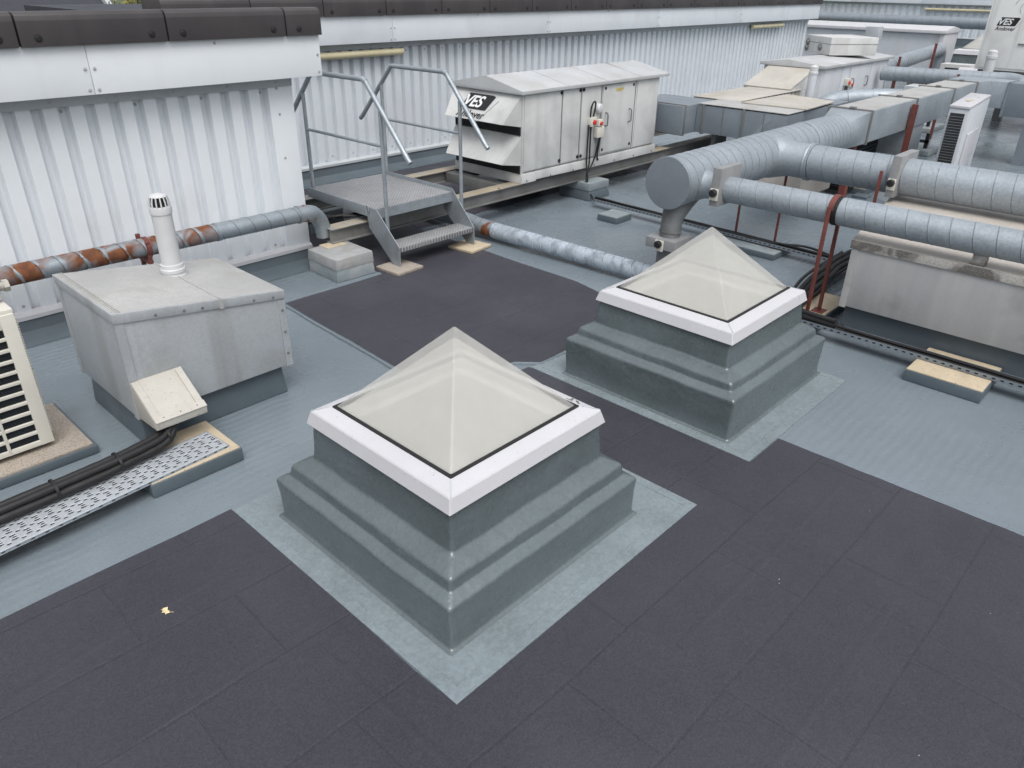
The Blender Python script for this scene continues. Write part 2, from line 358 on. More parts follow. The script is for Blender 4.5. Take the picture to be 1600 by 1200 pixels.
# ------------------------------------------------------------------ camera, light, world
CR = ((0.6878619170713207, -0.7257290489329488, 0.012780085204930684), (0.33646136431471685, 0.334407913085681, 0.8803210198496677), (0.6431482981136208, 0.6012392994478633, -0.47420625410573797))
cam = bpy.data.cameras.new('camera'); co = bpy.data.objects.new('camera', cam); COL.objects.link(co); S.camera = co
mx = Matrix((CR[0], CR[1], tuple(-q for q in CR[2]))).transposed().to_4x4(); mx.translation = (0, 0, 2.3); co.matrix_world = mx
cam.sensor_width = 36; cam.lens = 36 * 1172.95 / 1600; cam.clip_end = 2000; cam.clip_start = .05

SUN_EL, SUN_AZ = R(60), R(212)      # azimuth clockwise from +Y
W = bpy.data.worlds.new('World'); S.world = W; W.use_nodes = True; nt = W.node_tree; nt.nodes.clear()
o = nt.nodes.new('ShaderNodeOutputWorld'); bg = nt.nodes.new('ShaderNodeBackground'); sk = nt.nodes.new('ShaderNodeTexSky')
sk.sky_type = 'NISHITA'; sk.sun_disc = False; sk.sun_elevation = SUN_EL; sk.sun_rotation = SUN_AZ; sk.dust_density = 3; sk.air_density = 1
hs = nt.nodes.new('ShaderNodeHueSaturation'); hs.inputs['Saturation'].default_value = .24
nt.links.new(sk.outputs[0], hs.inputs['Color']); bg.inputs[1].default_value = .15
tcw = nt.nodes.new('ShaderNodeTexCoord'); sx = nt.nodes.new('ShaderNodeSeparateXYZ'); nt.links.new(tcw.outputs['Generated'], sx.inputs[0])
mrw = nt.nodes.new('ShaderNodeMapRange'); mrw.inputs[1].default_value = 0; mrw.inputs[2].default_value = 1; mrw.inputs[3].default_value = .52; mrw.inputs[4].default_value = 1.38
nt.links.new(sx.outputs['Z'], mrw.inputs[0]); mw = nt.nodes.new('ShaderNodeVectorMath'); mw.operation = 'SCALE'   # overcast dome: brightest overhead
nt.links.new(hs.outputs[0], mw.inputs[0]); nt.links.new(mrw.outputs[0], mw.inputs['Scale']); nt.links.new(mw.outputs[0], bg.inputs[0])
nt.links.new(bg.outputs[0], o.inputs[0])
sl = bpy.data.lights.new('sun', 'SUN'); sl.energy = 1.0; sl.angle = R(40); sl.color = (1, .97, .93)
so = bpy.data.objects.new('sun', sl); COL.objects.link(so)
d = Vector((math.sin(SUN_AZ) * math.cos(SUN_EL), math.cos(SUN_AZ) * math.cos(SUN_EL), math.sin(SUN_EL)))
so.rotation_euler = d.to_track_quat('Z', 'Y').to_euler(); so.location = d * 30
S.view_settings.view_transform = 'Standard'; S.view_settings.look = 'None'; S.view_settings.gamma = 1; S.view_settings.exposure = .42
S.render.engine = 'CYCLES'; S.cycles.max_bounces = 8; S.cycles.transparent_max_bounces = 12

# ------------------------------------------------------------------ setting
tag(mesh_obj('ground', MB().poly([(-900, -900, -7), (900, -900, -7), (900, 900, -7), (-900, 900, -7)]), M['grass']), kind='structure')
mb = MB().box(-10, 46, -9, 14, -7.2, 0)
def bead(mb, pts, r=.012, n=8):
    P = []
    for a, b in zip(pts, pts[1:]):
        k = max(2, int((Vector(b) - Vector(a)).length / .12))
        for i in range(k): 
            t = Vector(a).lerp(Vector(b), i / k); P.append(t + Vector((random.uniform(-.004, .004), random.uniform(-.004, .004), 0)))
    P.append(Vector(pts[-1])); mb.tube(P, [r * random.uniform(.85, 1.15) for _ in P], n)
bead(mb, [(2.80, 5.12, .003), (2.715, 3.66, .003), (2.69, 3.08, .003)], .014)
bead(mb, [(2.69, 3.10, .002), (3.34, 3.10, .002), (3.46, 2.97, .002), (3.7, 2.96, .002)], .013)
bead(mb, [(3.72, 1.41, .0), (3.75, -4, .0)], .006)
bead(mb, [(2.80, 5.15, .0), (3.8, 5.17, .0)], .008)
tag(mesh_obj('roof_membrane', mb, M['membrane']), kind='structure')
def wob(poly, step=.22, a=.006):
    out = []
    for p, q in zip(poly, poly[1:] + poly[:1]):
        p, q = Vector(p), Vector(q); k = max(1, min(40, int((q - p).length / step)))
        for i in range(k):
            t = p.lerp(q, i / k)
            if i: t += Vector((random.uniform(-a, a), random.uniform(-a, a)))
            out.append(t)
    return out
mb = MB(); Z = .004
def felt(poly): mb.poly([(p.x, p.y, Z) for p in wob([Vector(p) for p in poly])])
felt([(-9, -8), (3.75, -8), (3.72, 1.375), (3.39, 1.375), (3.37, 3.0), (2.84, 3.02), (2.84, 1.38), (1.21, 1.38), (1.21, 3.0), (-9, 2.97)])
felt([(4.905, 5.95), (10.4, 5.95), (10.4, 8.2), (4.905, 8.2)])
felt([(2.735, 3.13), (3.35, 3.13), (3.475, 2.99), (4.75, 2.99), (4.75, 3.3), (4.87, 3.8), (4.89, 5.13), (4.9, 8.2), (3.82, 8.2), (3.8, 5.13), (2.83, 5.13), (2.745, 3.66)])
# lap edges of the felt rolls, each a few millimetres high
def lap(p, q, w=.016, h=.002):
    p, q = Vector((*p, Z)), Vector((*q, Z)); d = (q - p).normalized(); n = Vector((-d.y, d.x, 0)); k = max(3, int((q - p).length / .15)); r0 = []
    for i in range(k + 1):
        c = p.lerp(q, i / k) + n * random.uniform(-.004, .004)
        r0.append([c - n * w, c + Vector((0, 0, h)) - n * w * .1, c + n * w * .5 + Vector((0, 0, h * .8)), c + n * w * 1.6])
    mb.rings(r0, closed=False)
lap((3.8, 5.12), (4.88, 5.10)); lap((3.1, 1.34), (2.2, -1.6)); lap((.1, 2.55), (1.15, 2.62)); lap((-.3, 2.02), (1.1, 2.08))
lap((1.02, 1.9), (1.05, .4)); lap((2.0, .95), (3.6, .93)); lap((1.5, .45), (2.9, .42)); lap((2.75, 1.3), (2.72, -.8))
tag(mesh_obj('walkway', mb, M['felt']), kind='structure')

# ------------------------------------------------------------------ skylights
def sq(h, z, r, cx=0, cy=0, m=10, amp=0):
    pts = []
    for k in range(4):
        a0 = k * PI / 2; c = Vector((math.cos(a0 + PI / 4), math.sin(a0 + PI / 4))) * (h - r) * math.sqrt(2)
        for i in range(5):
            a = a0 + PI / 2 * i / 4; pts.append(Vector((c.x + r * math.cos(a), c.y + r * math.sin(a), z)))
        nxt = a0 + PI / 2; c2 = Vector((math.cos(nxt + PI / 4), math.sin(nxt + PI / 4))) * (h - r) * math.sqrt(2)
        e0 = Vector((c.x + r * math.cos(nxt), c.y + r * math.sin(nxt), z)); e1 = Vector((c2.x + r * math.cos(nxt), c2.y + r * math.sin(nxt), z))
        for i in [.012] + [j / m for j in range(1, m)] + [.988]: pts.append(e0.lerp(e1, i))
    if amp:
        for p in pts:
            nn = noise.noise_vector(Vector((p.x * 4 + cx * 7, p.y * 4 + cy * 3, p.z * 9))); p += nn * amp * min(1, .15 + z * 5)
    return [p + Vector((cx, cy, 0)) for p in pts]
def skylight(cx, cy, label, apron, up=0):
    t = thing('skylight', label, 'skylight', (cx, cy, 0), 'pyramid skylights on the roof')
    key = [(.618, .0082, .014, .006), (.601, .016, .014, .008), (.597, .05, .014, .02), (.606, .222 + up, .014, .015), (.557, .247 + up, .015, .007), (.549, .299 + up * .8, .016, .012), (.475, .342 + up * .75, .014, .012), (.457, .545, .012, 0)]
    prof = []
    for i, (h, z, r_, b_) in enumerate(key):      # round each edge of the profile by its own small radius
        P = Vector((h, z))
        if 0 < i < len(key) - 1:
            A = (Vector(key[i - 1][:2]) - P); B = (Vector(key[i + 1][:2]) - P); ba = min(b_, A.length * .45); bb = min(b_, B.length * .45)
            A.normalize(); B.normalize(); p0, p2 = P + A * ba, P + B * bb
            prof.append((*(p0 + A * .004), r_))
            for k in range(6): u = k / 5; q = p0.lerp(P, u).lerp(P.lerp(p2, u), u); prof.append((q.x, q.y, r_))
            prof.append((*(p2 + B * .004), r_))
        else: prof.append((h, z, r_))
    fine = [prof[0]]
    for q in prof[1:]:
        k = int((Vector(q[:2]) - Vector(fine[-1][:2])).length / .03); p = fine[-1]
        for j in range(1, k): fine.append(tuple(p[n] + (q[n] - p[n]) * j / k for n in range(3)))
        fine.append(q)
    prof = fine
    mesh_obj('kerb', MB().rings([sq(h, z, r, cx, cy, 24, .006) for h, z, r in prof], False, False), M['kerb'], t, 60)
    x0, x1, y0, y1 = apron
    mb = MB(); mb.box(x0, x1, y0, y1, .001, .0075)
    for a, b in (((x0, y0), (x1, y0)), ((x0, y0), (x0, y1)), ((x1, y0), (x1, y1)), ((x0, y1), (x1, y1))): pass
    i = .055; bead(mb, [(x0 + i, y1 - i, .0065), (x0 + i, y0 + i, .0065), (x1 - i, y0 + i, .0065), (x1 - i, y1 - i, .0065)], .0045, 6)
    mesh_obj('apron', mb, M['apron'], t)
    fr = [(.462, .552, .004), (.476, .528, .004), (.479, .530, .004), (.462, .588, .004), (.457, .5935, .006), (.40, .612, .006), (.392, .612, .006), (.392, .585, .006), (.455, .56, .004)]
    f = mesh_obj('frame', MB().rings([sq(h, z, r, cx, cy, 4) for h, z, r in fr + fr[:1]], False, False), M['frame'], t, 25)
    mb = MB()
    for k in range(4):
        q = Matrix.Rotation(k * PI / 2, 4, 'Z'); 
        mb.hexa([q @ Vector(v) + Vector((cx, cy, 0)) for v in ((-.458, -.461, .589), (-.454, -.4615, .589), (-.398, -.402, .6105), (-.402, -.398, .6105), (-.458, -.461, .5955), (-.454, -.4615, .5955), (-.398, -.402, .6142), (-.402, -.398, .6142))])
    mesh_obj('mitre_joint', mb, M['trimgrey'], f)
    mesh_obj('gasket', MB().rings([sq(h, z, .004, cx, cy, 4) for h, z in ((.391, .600), (.391, .616), (.374, .618), (.374, .600), (.391, .600))], False, False), M['black'], t, 25)
    def pyr(h, z0, za, r=.006, top=.006): 
        return MB().rings([sq(h + (top - h) * k, z0 + (za - z0) * k, r * (1 - k) + .003, cx, cy, 6) for k in (0, .01, .25, .5, .75, .98, 1)], False, True)
    mesh_obj('dome', pyr(.382, .612, 1.0), M['opal'], t, 18)
    mesh_obj('inner_dome', pyr(.362, .606, .945, .03, .012), M['opal_in'], t, 18)
    mb = MB(); mb.rings([sq(h, z, .01, cx, cy, 4) for h, z in ((.375, .600), (.375, .54), (.335, .535), (.335, .02))], False, False)
    mb.box(cx - .334, cx + .334, cy - .334, cy + .334, .012, .02)
    mesh_obj('lining', mb, M['lining'], t)
    return t
s1 = skylight(1.958, 2.17, 'nearest pyramid skylight, on a square grey apron edged by dark felt', (1.21, 2.84, 1.38, 2.98))
mb = MB()
for (a, b, l) in ((.36, -.30, .035), (.36, -.325, .02), (.375, -.345, .03), (.365, -.36, .025)): mb.box(1.965 + .40 + (a - .36), 1.965 + .40 + (a - .36) + .004, 2.17 + b, 2.17 + b - .004 - l * .4, .6065, .6115)
mb.box(1.965 + .398, 1.965 + .43, 2.17 - .318, 2.17 - .322, .604, .6112)
mesh_obj('pencil_mark', mb, M['steel'], s1)
s2 = skylight(4.065, 2.165, 'second pyramid skylight, between the nearest one and the long lidded box', (3.375, 4.70, 1.38, 2.98), .045)
s3 = copy_tree(s2, (23.4, 5.42, 0), skip=('apron',)); s3.scale = (1.5, 1.5, 1.5); tag(s3, 'farthest pyramid skylight, half hidden behind the tall white air handling cabinet')

# ------------------------------------------------------------------ clad walls (local frame: runs along +x, faces -y)
def wall(name, label, loc, rz, L, pitch, cope, joints, trim_z, top=2.09, corner=None, ov=.25, face=.16, m='white', z_f0=1.585, z_f1=1.895, depth=3.0, up0=0.0):
    t = thing(name, label, 'wall', loc); t.rotation_euler = (0, 0, rz)
    def P(n, mb, mm, par=t): return mesh_obj(n, mb, mm, par, world=False)
    W_ = L - (corner or 0); a, sl, b = .55 * pitch, .06 * pitch, .31 * pitch
    mb = MB(); n = int(W_ / pitch); x = W_ - n * pitch - pitch; prof = []
    while x < W_:
        for px, py in ((x, 0), (x + a, 0), (x + a + sl, .056), (x + a + sl + b, .056)): prof.append((min(max(px, 0), W_), py))
        x += pitch
    prof.append((W_, 0))
    mb.rings([[Vector((px, py, z)) for px, py in prof] for z in (trim_z + .02, z_f0)], closed=False)
    k0 = 0
    scr = []
    for i in range(0, n, 2): scr += [(W_ - (i + 1) * pitch + a / 2 + pitch * .0, -.001, z_f0 - .12), (W_ - (i + 1) * pitch + a / 2, -.001, trim_z + .12)]
    if m == 'white': scr = [(W_ - (i + 1) * pitch + a + sl + b / 2, .055, z_f0 - .115) for i in range(0, n, 3)] + [(W_ - (i + 1) * pitch + a / 2, -.001, trim_z + .09) for i in range(0, n, 6)]
    c = P('cladding', mb, M[m]); P('screw', screws(MB(), scr), M['screw'], c)
    P('wall_core', MB().box(.002, L - .012, .064, depth, up0, 1.80), M['trimgrey'])
    if corner: 
        cc = P('corner_trim', MB().box(W_ - .002, L, -.012, .06, trim_z + .02, z_f0, bev=.004).box(L - .012, L, .0605, depth, trim_z + .02, z_f0), M[m])
        P('screw', screws(MB(), [(W_ + corner * .35, -.0125, z) for z in (.45, .95, 1.3, 1.5)]), M['screw'], cc)
    P('base_trim', MB().prism([(0, -.045, trim_z), (0, -.045, trim_z + .028), (0, -.004, trim_z + .05), (0, .03, trim_z + .05), (0, .03, trim_z)], (L, 0, 0)), M['trimgrey' if m != 'white' else 'frame'])
    P('upstand', MB().prism([(0, -.20, up0 + .003), (0, -.10, up0 + .018), (0, -.05, up0 + .06), (0, -.03, trim_z - .002), (0, .02, trim_z - .002), (0, .02, up0 + .003)], (L, 0, 0)), M['upstand'])
    so_ = P('soffit_trim', MB().prism([(0, -.012, z_f0 - .075), (0, -.02, z_f0 - .075), (0, -.03, z_f0 - .004), (0, .04, z_f0 - .004), (0, .04, z_f0 - .075)], (L - .004, 0, 0)), M['trimgrey'])
    P('screw', screws(MB(), [(L - .15 - i * .42, -.026, z_f0 - .04) for i in range(int(L / .42))]), M['screw'], so_)
    xs = [0] + joints + [L + ov]
    for x0, x1 in zip(xs, xs[1:]):
        f = P('fascia_panel', MB().box(x0 + .0015, x1 - .0015, -face, .04, z_f0, z_f1, bev=.003), M[m])
        pts = [(x1 - .03, -face - .001, z) for z in (z_f0 + .03, z_f0 + .16)] + ([(x0 + .03, -face - .001, z) for z in (z_f0 + .03, z_f0 + .16)] if x0 else [])
        if x1 - x0 > .8: pts += [((x0 + x1) / 2, -face - .001, z_f1 - .03)]
        P('screw', screws(MB(), pts), M['screw'], f)
    pf = [(-face - .035, z_f1 - .004), (-face - .035, top - .05), (-face - .028, top - .02), (-face - .008, top - .005), (-face + .03, top), (.25, top - .012), (.25, z_f1 - .004)]
    cs = [0] + cope + [L + ov + .015]
    for x0, x1 in zip(cs, cs[1:]):
        g = P('coping_cap', MB().prism([(x0 + .006, y, z) for y, z in pf], (x1 - x0 - .012, 0, 0), bev=.004), M['coping'])
        P('screw', screws(MB(), [(x, -face - .036, z_f1 + .045) for x in ([x0 + .11, x1 - .11] if x1 - x0 > .5 else [(x0 + x1) / 2 - .05])], r=.017), M['black'], g)
    P('coping_bed', MB().box(.02, L + ov - .01, -face + .01, .22, z_f1 + .003, top - .03), M['gap'])
    P('roof_deck', MB().box(.02, L - .02, .26, depth, 1.80, top - .17), M['slate'])
    return t
X0 = -7.0
wall('clad_wall', 'near white ribbed metal wall with dark coping, rusty duct running along its foot', (X0, 5.86, 0), 0, 10.55, .166,
     [round(x - X0, 3) for x in [-6.7 + .93 * k for k in range(9)] + [1.59, 2.52, 3.45]], [1.97 - X0 - 4.2, 1.97 - X0], .14, corner=.22, ov=.21)
Bx = 3.64
wall('clad_wall', 'long white ribbed metal wall behind the walk-over steps, with two yellowed light fittings', (Bx, 8.44, 0), 0, 15.41, .1612,
     [round(x - Bx, 3) for x in [4.62, 5.54, 6.45, 7.37, 8.26, 9.14, 10.04, 10.93, 11.81, 12.71, 13.62, 14.5, 15.38, 16.26, 17.1, 18.0, 18.9]],
     [6.56 - Bx, 9.56 - Bx, 12.53 - Bx, 15.5 - Bx], .16, m='white_back', ov=.2, corner=.12, depth=4)
wall('clad_wall', 'farthest white ribbed wall across the end of the roof, with a long spiral duct along its front', (38.2, 22, 0), R(-90), 26, .30,
     [1.2 * k for k in range(1, 21)], [4 + 3.0 * k for k in range(7)], .35, m='white_back', ov=.1, top=2.12, z_f0=1.62, z_f1=1.9)

# batten lights on the walls
def batten(label, x0, x1, y, z, g='light fittings on the clad walls', vert=False):
    t = thing('wall_light', label, 'light', (0, 0, 0), g)
    if not vert:
        t.location = (x0, y, z)
        mesh_obj('housing', MB().box(x0, x1, y - .03, y, z - .035, z + .035, bev=.005), M['trimgrey'], t)
        mesh_obj('diffuser', MB().tube([(x0 + .02, y - .05, z), (x1 - .02, y - .05, z)], .042, 16), M['gold'], t)
        for x in (x0, x1 - .03): mesh_obj('end_cap', MB().tube([(x, y - .05, z), (x + .03, y - .05, z)], .046, 16), M['gold'], t)
    else:
        t.location = (x0, y, z)
        mesh_obj('housing', MB().box(x0 - .04, x0, y, vert, z - .04, z + .04, bev=.005), M['trimgrey'], t)
        mesh_obj('diffuser', MB().tube([(x0 - .06, y + .02, z), (x0 - .06, vert - .02, z)], .05, 16), M['gold'], t)
        for yy in (y, vert - .03): mesh_obj('end_cap', MB().tube([(x0 - .06, yy, z), (x0 - .06, yy + .03, z)], .054, 16), M['gold'], t)
batten('yellowed tube light on the long wall, its left end hidden by the near wall', 5.3, 6.75, 8.41, 1.46)
batten('yellowed tube light near the far end of the long wall', 16.2, 17.6, 8.41, 1.485)
batten('yellowed tube light on the farthest wall above the spiral duct', 38.15, 10.2, 0, 1.42, vert=11.8)

# ------------------------------------------------------------------ left: zinc box, vent pipe, condenser, tray
t = thing('zinc_plenum_box', 'weathered zinc box with a sloping lid and small cable hood, beside the near wall', 'roof box', (1.62, 4.2, 0))
x0, x1, y0, y1 = 1.14, 2.10, 3.80, 4.62
bx = mesh_obj('body', MB().hexa([(x0 + .012, y0 + .012, .20), (x1 - .012, y0 + .012, .20), (x1 - .012, y1 - .012, .20), (x0 + .012, y1 - .012, .20), (x0 + .012, y0 + .012, .785), (x1 - .012, y0 + .012, .655), (x1 - .012, y1 - .012, .655), (x0 + .012, y1 - .012, .785)], .003), M['galv_pale'], t)
mesh_obj('lid', MB().hexa([(x0, y0, .755), (x1, y0, .628), (x1, y1, .628), (x0, y1, .755), (x0, y0, .81), (x1, y0, .68), (x1, y1, .68), (x0, y1, .81)], .006), M['galv_pale'], t)
mesh_obj('lid_sheet', MB().hexa([(x0 + .008, y0 + .008, .806), (x1 - .008, y0 + .008, .678), (x1 - .008, y1 - .008, .678), (x0 + .008, y1 - .008, .806), (x0 + .008, y0 + .008, .811), (x1 - .008, y0 + .008, .683), (x1 - .008, y1 - .008, .683), (x0 + .008, y1 - .008, .811)], .002), M['zinc_top'], t)
zt = lambda x: .81 - .13 * (x - x0) / (x1 - x0)
mb = MB(); xs_ = 1.70
mb.hexa([(xs_, y0 + .002, zt(xs_) - .002), (xs_ + .012, y0 + .002, zt(xs_ + .012) - .002), (xs_ + .012, y1, zt(xs_ + .012) - .002), (xs_, y1, zt(xs_) - .002), (xs_, y0 + .002, zt(xs_) + .006), (xs_ + .012, y0 + .002, zt(xs_ + .012) + .006), (xs_ + .012, y1, zt(xs_ + .012) + .006), (xs_, y1, zt(xs_) + .006)])
mb.hexa([(xs_ - .004, y0 - .003, zt(xs_) - .055), (xs_ + .018, y0 - .003, zt(xs_) - .057), (xs_ + .018, y0 + .001, zt(xs_) - .057), (xs_ - .004, y0 + .001, zt(xs_) - .055), (xs_ - .004, y0 - .003, zt(xs_) - .001), (xs_ + .018, y0 - .003, zt(xs_) - .003), (xs_ + .018, y0 + .001, zt(xs_) - .003), (xs_ - .004, y0 + .001, zt(xs_) - .001)])
for k in range(3): mb.box(x0 + .02 + k * .012, x0 + .024 + k * .012, y0 + .01, y1 - .01, zt(x0) - .008, zt(x0) + .002)
mesh_obj('lid_seam', mb, M['zinc_top'], t)
for (a, b, zz) in ((x0, y0, .755), (x1, y0, .628), (x0, y1, .755), (x1, y1, .628)):
    sx = 1 if a == x0 else -1; sy = 1 if b == y0 else -1
    mesh_obj('corner_angle', MB().box(a + sx * .006, a + sx * .05, b + sy * .006, b + sy * .0115, .195, zz - .002).box(a + sx * .006, a + sx * .0115, b + sy * .012, b + sy * .05, .195, zz - .002), M['galv_pale'], t)
mesh_obj('screw', screws(MB(), [(x, y0 - .001, zt(x) - .035) for x in (1.35, 1.55, 1.9, 2.02)] + [(x1 - .03, y0 + .0055, z) for z in (.28, .42, .56)] , r=.006).bm and screws(MB(), [(x, y0 - .001, zt(x) - .035) for x in (1.35, 1.5, 1.6, 1.9, 2.02)] + [(x1 - .03, y0 + .0055, z) for z in (.28, .42, .56)], r=.006), M['steel'], t)
mesh_obj('upstand', MB().hexa([(1.165, 3.845, .002), (2.055, 3.845, .002), (2.055, 4.585, .002), (1.165, 4.585, .002), (1.185, 3.875, .25), (2.04, 3.875, .25), (2.04, 4.57, .25), (1.185, 4.57, .25)], .01), M['upstand'], t)
hd = mesh_obj('cable_hood', MB().prism([(1.15, 3.811, .42), (1.15, 3.57, .265), (1.15, 3.575, .225), (1.15, 3.811, .21)], (.275, 0, 0), .004), M['tan'], t)
mb = MB()
for x in (1.152, 1.385): mb.hexa([(x, 3.60, .288), (x + .035, 3.60, .288), (x + .035, 3.80, .415), (x, 3.80, .415), (x, 3.60, .294), (x + .035, 3.60, .294), (x + .035, 3.80, .421), (x, 3.80, .421)])
mb.hexa([(1.15, 3.567, .266), (1.425, 3.567, .266), (1.425, 3.60, .287), (1.15, 3.60, .287), (1.15, 3.565, .273), (1.425, 3.565, .273), (1.425, 3.60, .294), (1.15, 3.60, .294)])
mesh_obj('rim', mb, M['tan'], hd)
mesh_obj('screw', screws(MB(), [(x, 3.585, .281) for x in (1.2, 1.29, 1.38)], (0, -.5, .85), r=.004), M['steel'], hd)

t = thing('vent_pipe', 'pale grey plastic vent pipe standing on the zinc box lid, with slotted cap', 'vent pipe', (1.71, 4.365, .72))
c = (1.71, 4.365, 0)
mesh_obj('pipe', MB().lathe([(.056, .70), (.056, 1.11)], c, n=32), M['pvc'], t)
mesh_obj('collar', MB().lathe([(.072, .705), (.072, .735), (.068, .74), (.067, .75), (.071, .755), (.071, .772), (.066, .778), (.064, .80), (.0575, .803)], c, n=32), M['pvc'], t)
cw = mesh_obj('cowl', MB().lathe([(.0575, 1.095), (.061, 1.1), (.062, 1.13), (.06, 1.138), (.052, 1.14)], c, n=32).lathe([(.05, 1.195), (.035, 1.208), (.015, 1.213), (0.002, 1.214)], c, n=32), M['pvc'], t)
mb = MB()
for k in range(14):
    a = 2 * PI * k / 14; e = Vector((math.cos(a), math.sin(a), 0)); mb.tube([Vector(c) + e * .057 + Vector((0, 0, 1.135)), Vector(c) + e * .054 + Vector((0, 0, 1.17)), Vector(c) + e * .045 + Vector((0, 0, 1.2))], .0042, 6)
mesh_obj('cage_bar', mb, M['pvc'], cw); mesh_obj('dark_core', MB().lathe([(.042, 1.136), (.042, 1.185)], c, n=20), M['gap'], cw)

t = thing('concrete_slab', 'flat aggregate slab with grey coated edges under the condenser at left', 'slab', (.4, 4.28, 0))
box('coated_edge', M['upstand'], t, -.35, .965, 3.965, 4.62, .002, .052, bev=.012)
box('top', M['slab'], t, -.34, .945, 3.98, 4.60, .05, .066, bev=.004)

t = thing('condenser_unit', 'cream air conditioning condenser with slotted grille, cut off by the left edge', 'air conditioner', (.4, 4.25, .066))
x0, x1, y0, y1, z0, z1 = 0.0, .80, 4.09, 4.38, .085, .845
mesh_obj('casing', MB().box(x0, x1, y0 + .02, y1, z0, z1, bev=.012), M['ivory'], t)
mb = MB(); cols = [(.045, .215), (.232, .40), (.418, .585), (.6, .735)]
zs = [.125 + .0595 * k for k in range(11)]
for xa, xb in zip([x0] + [c[1] for c in cols], [c[0] for c in cols] + [x1]): mb.box(xa, xb, y0, y0 + .03, z0 + .012, z1 - .012, bev=.003)
for xa, xb in cols:
    for za, zb in zip([z0 + .012] + [z + .042 for z in zs], zs + [z1 - .012]): mb.box(xa - .004, xb + .004, y0 + .0015, y0 + .028, za, zb, bev=.003)
g = mesh_obj('front_grille', mb, M['ivory'], t)
mb = MB(); mb.box(.02, .76, y0 + .019, y0 + .0195, z0 + .02, z1 - .03)
mesh_obj('recess', mb, M['gap'], g)
mb = MB()
for k in range(90): mb.box(.03, .75, y0 + .012, y0 + .0185, .11 + k * .0078, .1125 + k * .0078)
mesh_obj('coil', mb, M['coil'], g)
mb = MB()
for k in range(46): mb.box(x1 - .01, x1 + .022, y0 + .075, y1 - .03, .12 + k * .0145, .128 + k * .0145, bev=.002)
mb.box(x1 - .002, x1 + .012, y0 + .07, y1 - .02, .105, .79, bev=.004)
mesh_obj('side_louvre', mb, M['ivory'], t)
mesh_obj('top_panel', MB().box(x0 - .004, x1 + .004, y0 + .012, y1 + .004, z1 - .018, z1 + .008, bev=.006), M['ivory'], t)
mesh_obj('rubber_mat', MB().box(x0 + .1, x1 - .06, y0 + .05, y1 - .03, z1 + .008, z1 + .02, bev=.005), M['coping'], t)
mesh_obj('valve_cover', MB().box(.42, .80, y1 - .17, y1 - .02, z1 + .02, z1 + .15, bev=.02), M['ivory'], t)
mesh_obj('valve', MB().tube([(.80, y1 - .1, z1 + .07), (.83, y1 - .1, z1 + .07)], .022, 12).tube([(.83, y1 - .1, z1 + .07), (.855, y1 - .1, z1 + .07)], .032, 6), M['tan'], t)
for x in (.08, .68): mesh_obj('foot', MB().box(x, x + .09, y0 + .04, y1 - .02, .066, .09, bev=.003), M['steel'], t)

t = thing('timber_sleeper', 'short coated timber sleeper carrying the perforated tray, in front of the zinc box', 'sleeper', (1.22, 3.53, 0), 'timber sleepers under the cable trays')
box('coated_side', M['upstand'], t, .985, 1.475, 3.345, 3.745, .002, .079, bev=.008); box('top', M['timber'], t, .993, 1.467, 3.353, 3.737, .078, .085, bev=.002)

t = thing('cable_tray', 'wide perforated galvanised tray leading from the zinc box to the left edge', 'cable tray', (.8, 3.45, .085)); t.rotation_euler = (0, 0, R(4.6))
cell = .0085; nx, ny = 200, 25; mb = MB(); bm = mb.bm; V = {}
def hole(i, j):
    a = i % 7; b = j % 8; sft = (j // 4) % 2
    if b in (1, 5): return a in (0, 1, 2)
    if b == 3: return a in (4, 5)
    return b == 7 and a in (1, 2)
for i in range(nx):
    for j in range(ny):
        if 1 < j < ny - 2 and hole(i, j): continue
        q = []
        for di, dj in ((0, 0), (1, 0), (1, 1), (0, 1)):
            k = (i + di, j + dj)
            if k not in V: V[k] = bm.verts.new((.62 - nx * cell + k[0] * cell, (k[1] - ny / 2) * cell, .012))
            q.append(V[k])
        bm.faces.new(q)
deck = mesh_obj('perforated_deck', mb, M['tray'], t, world=False)
mesh_obj('slot_shade_plate', MB().box(.62 - nx * cell, .615, -ny / 2 * cell + .004, ny / 2 * cell - .004, .003, .004), M['gap'], t, world=False)  # black plate added below the deck so its slots look shaded
md = deck.modifiers.new('thickness', 'SOLIDIFY'); md.thickness = .0015; md.offset = 0
for sgn in (-1, 1):
    y = sgn * ny / 2 * cell
    rim = mesh_obj('side_rim', MB().box(.62 - nx * cell, .62, y - .001, y + .001, .0, .0128).box(.62 - nx * cell, .62, y - .004, y + .004, -.0015, .001), M['galv'], t, world=False)
    tag(mesh_obj('slot', MB().bm and (lambda q: [q.box(.62 - k * .06 - .028, .62 - k * .06 - .012, y - .0016, y + .0016, .004, .009) for k in range(28)] and q)(MB()), M['gap'], rim, world=False), kind='stuff')
t = thing('insulated_pipe_bundle', 'black foam-lagged pipes tied together, lying on the wide perforated tray', 'pipes', (.8, 3.55, .1))
base = [(1.285, 3.72, .30), (1.27, 3.67, .245), (1.235, 3.635, .185), (1.16, 3.60, .155), (1.0, 3.575, .148), (.82, 3.555, .145), (.53, 3.545, .142), (.2, 3.53, .14), (-.3, 3.50, .138), (-.75, 3.47, .138)]
def smooth(path, k=6):
    P = [Vector(p) for p in path]; out = []
    for i in range(len(P) - 1):
        a, b, c, d = P[max(i - 1, 0)], P[i], P[i + 1], P[min(i + 2, len(P) - 1)]
        for j in range(k):
            u = j / k; out.append(.5 * ((2 * b) + (c - a) * u + (2 * a - 5 * b + 4 * c - d) * u * u + (3 * b - a - 3 * c + d) * u ** 3))
    return out + [P[-1]]
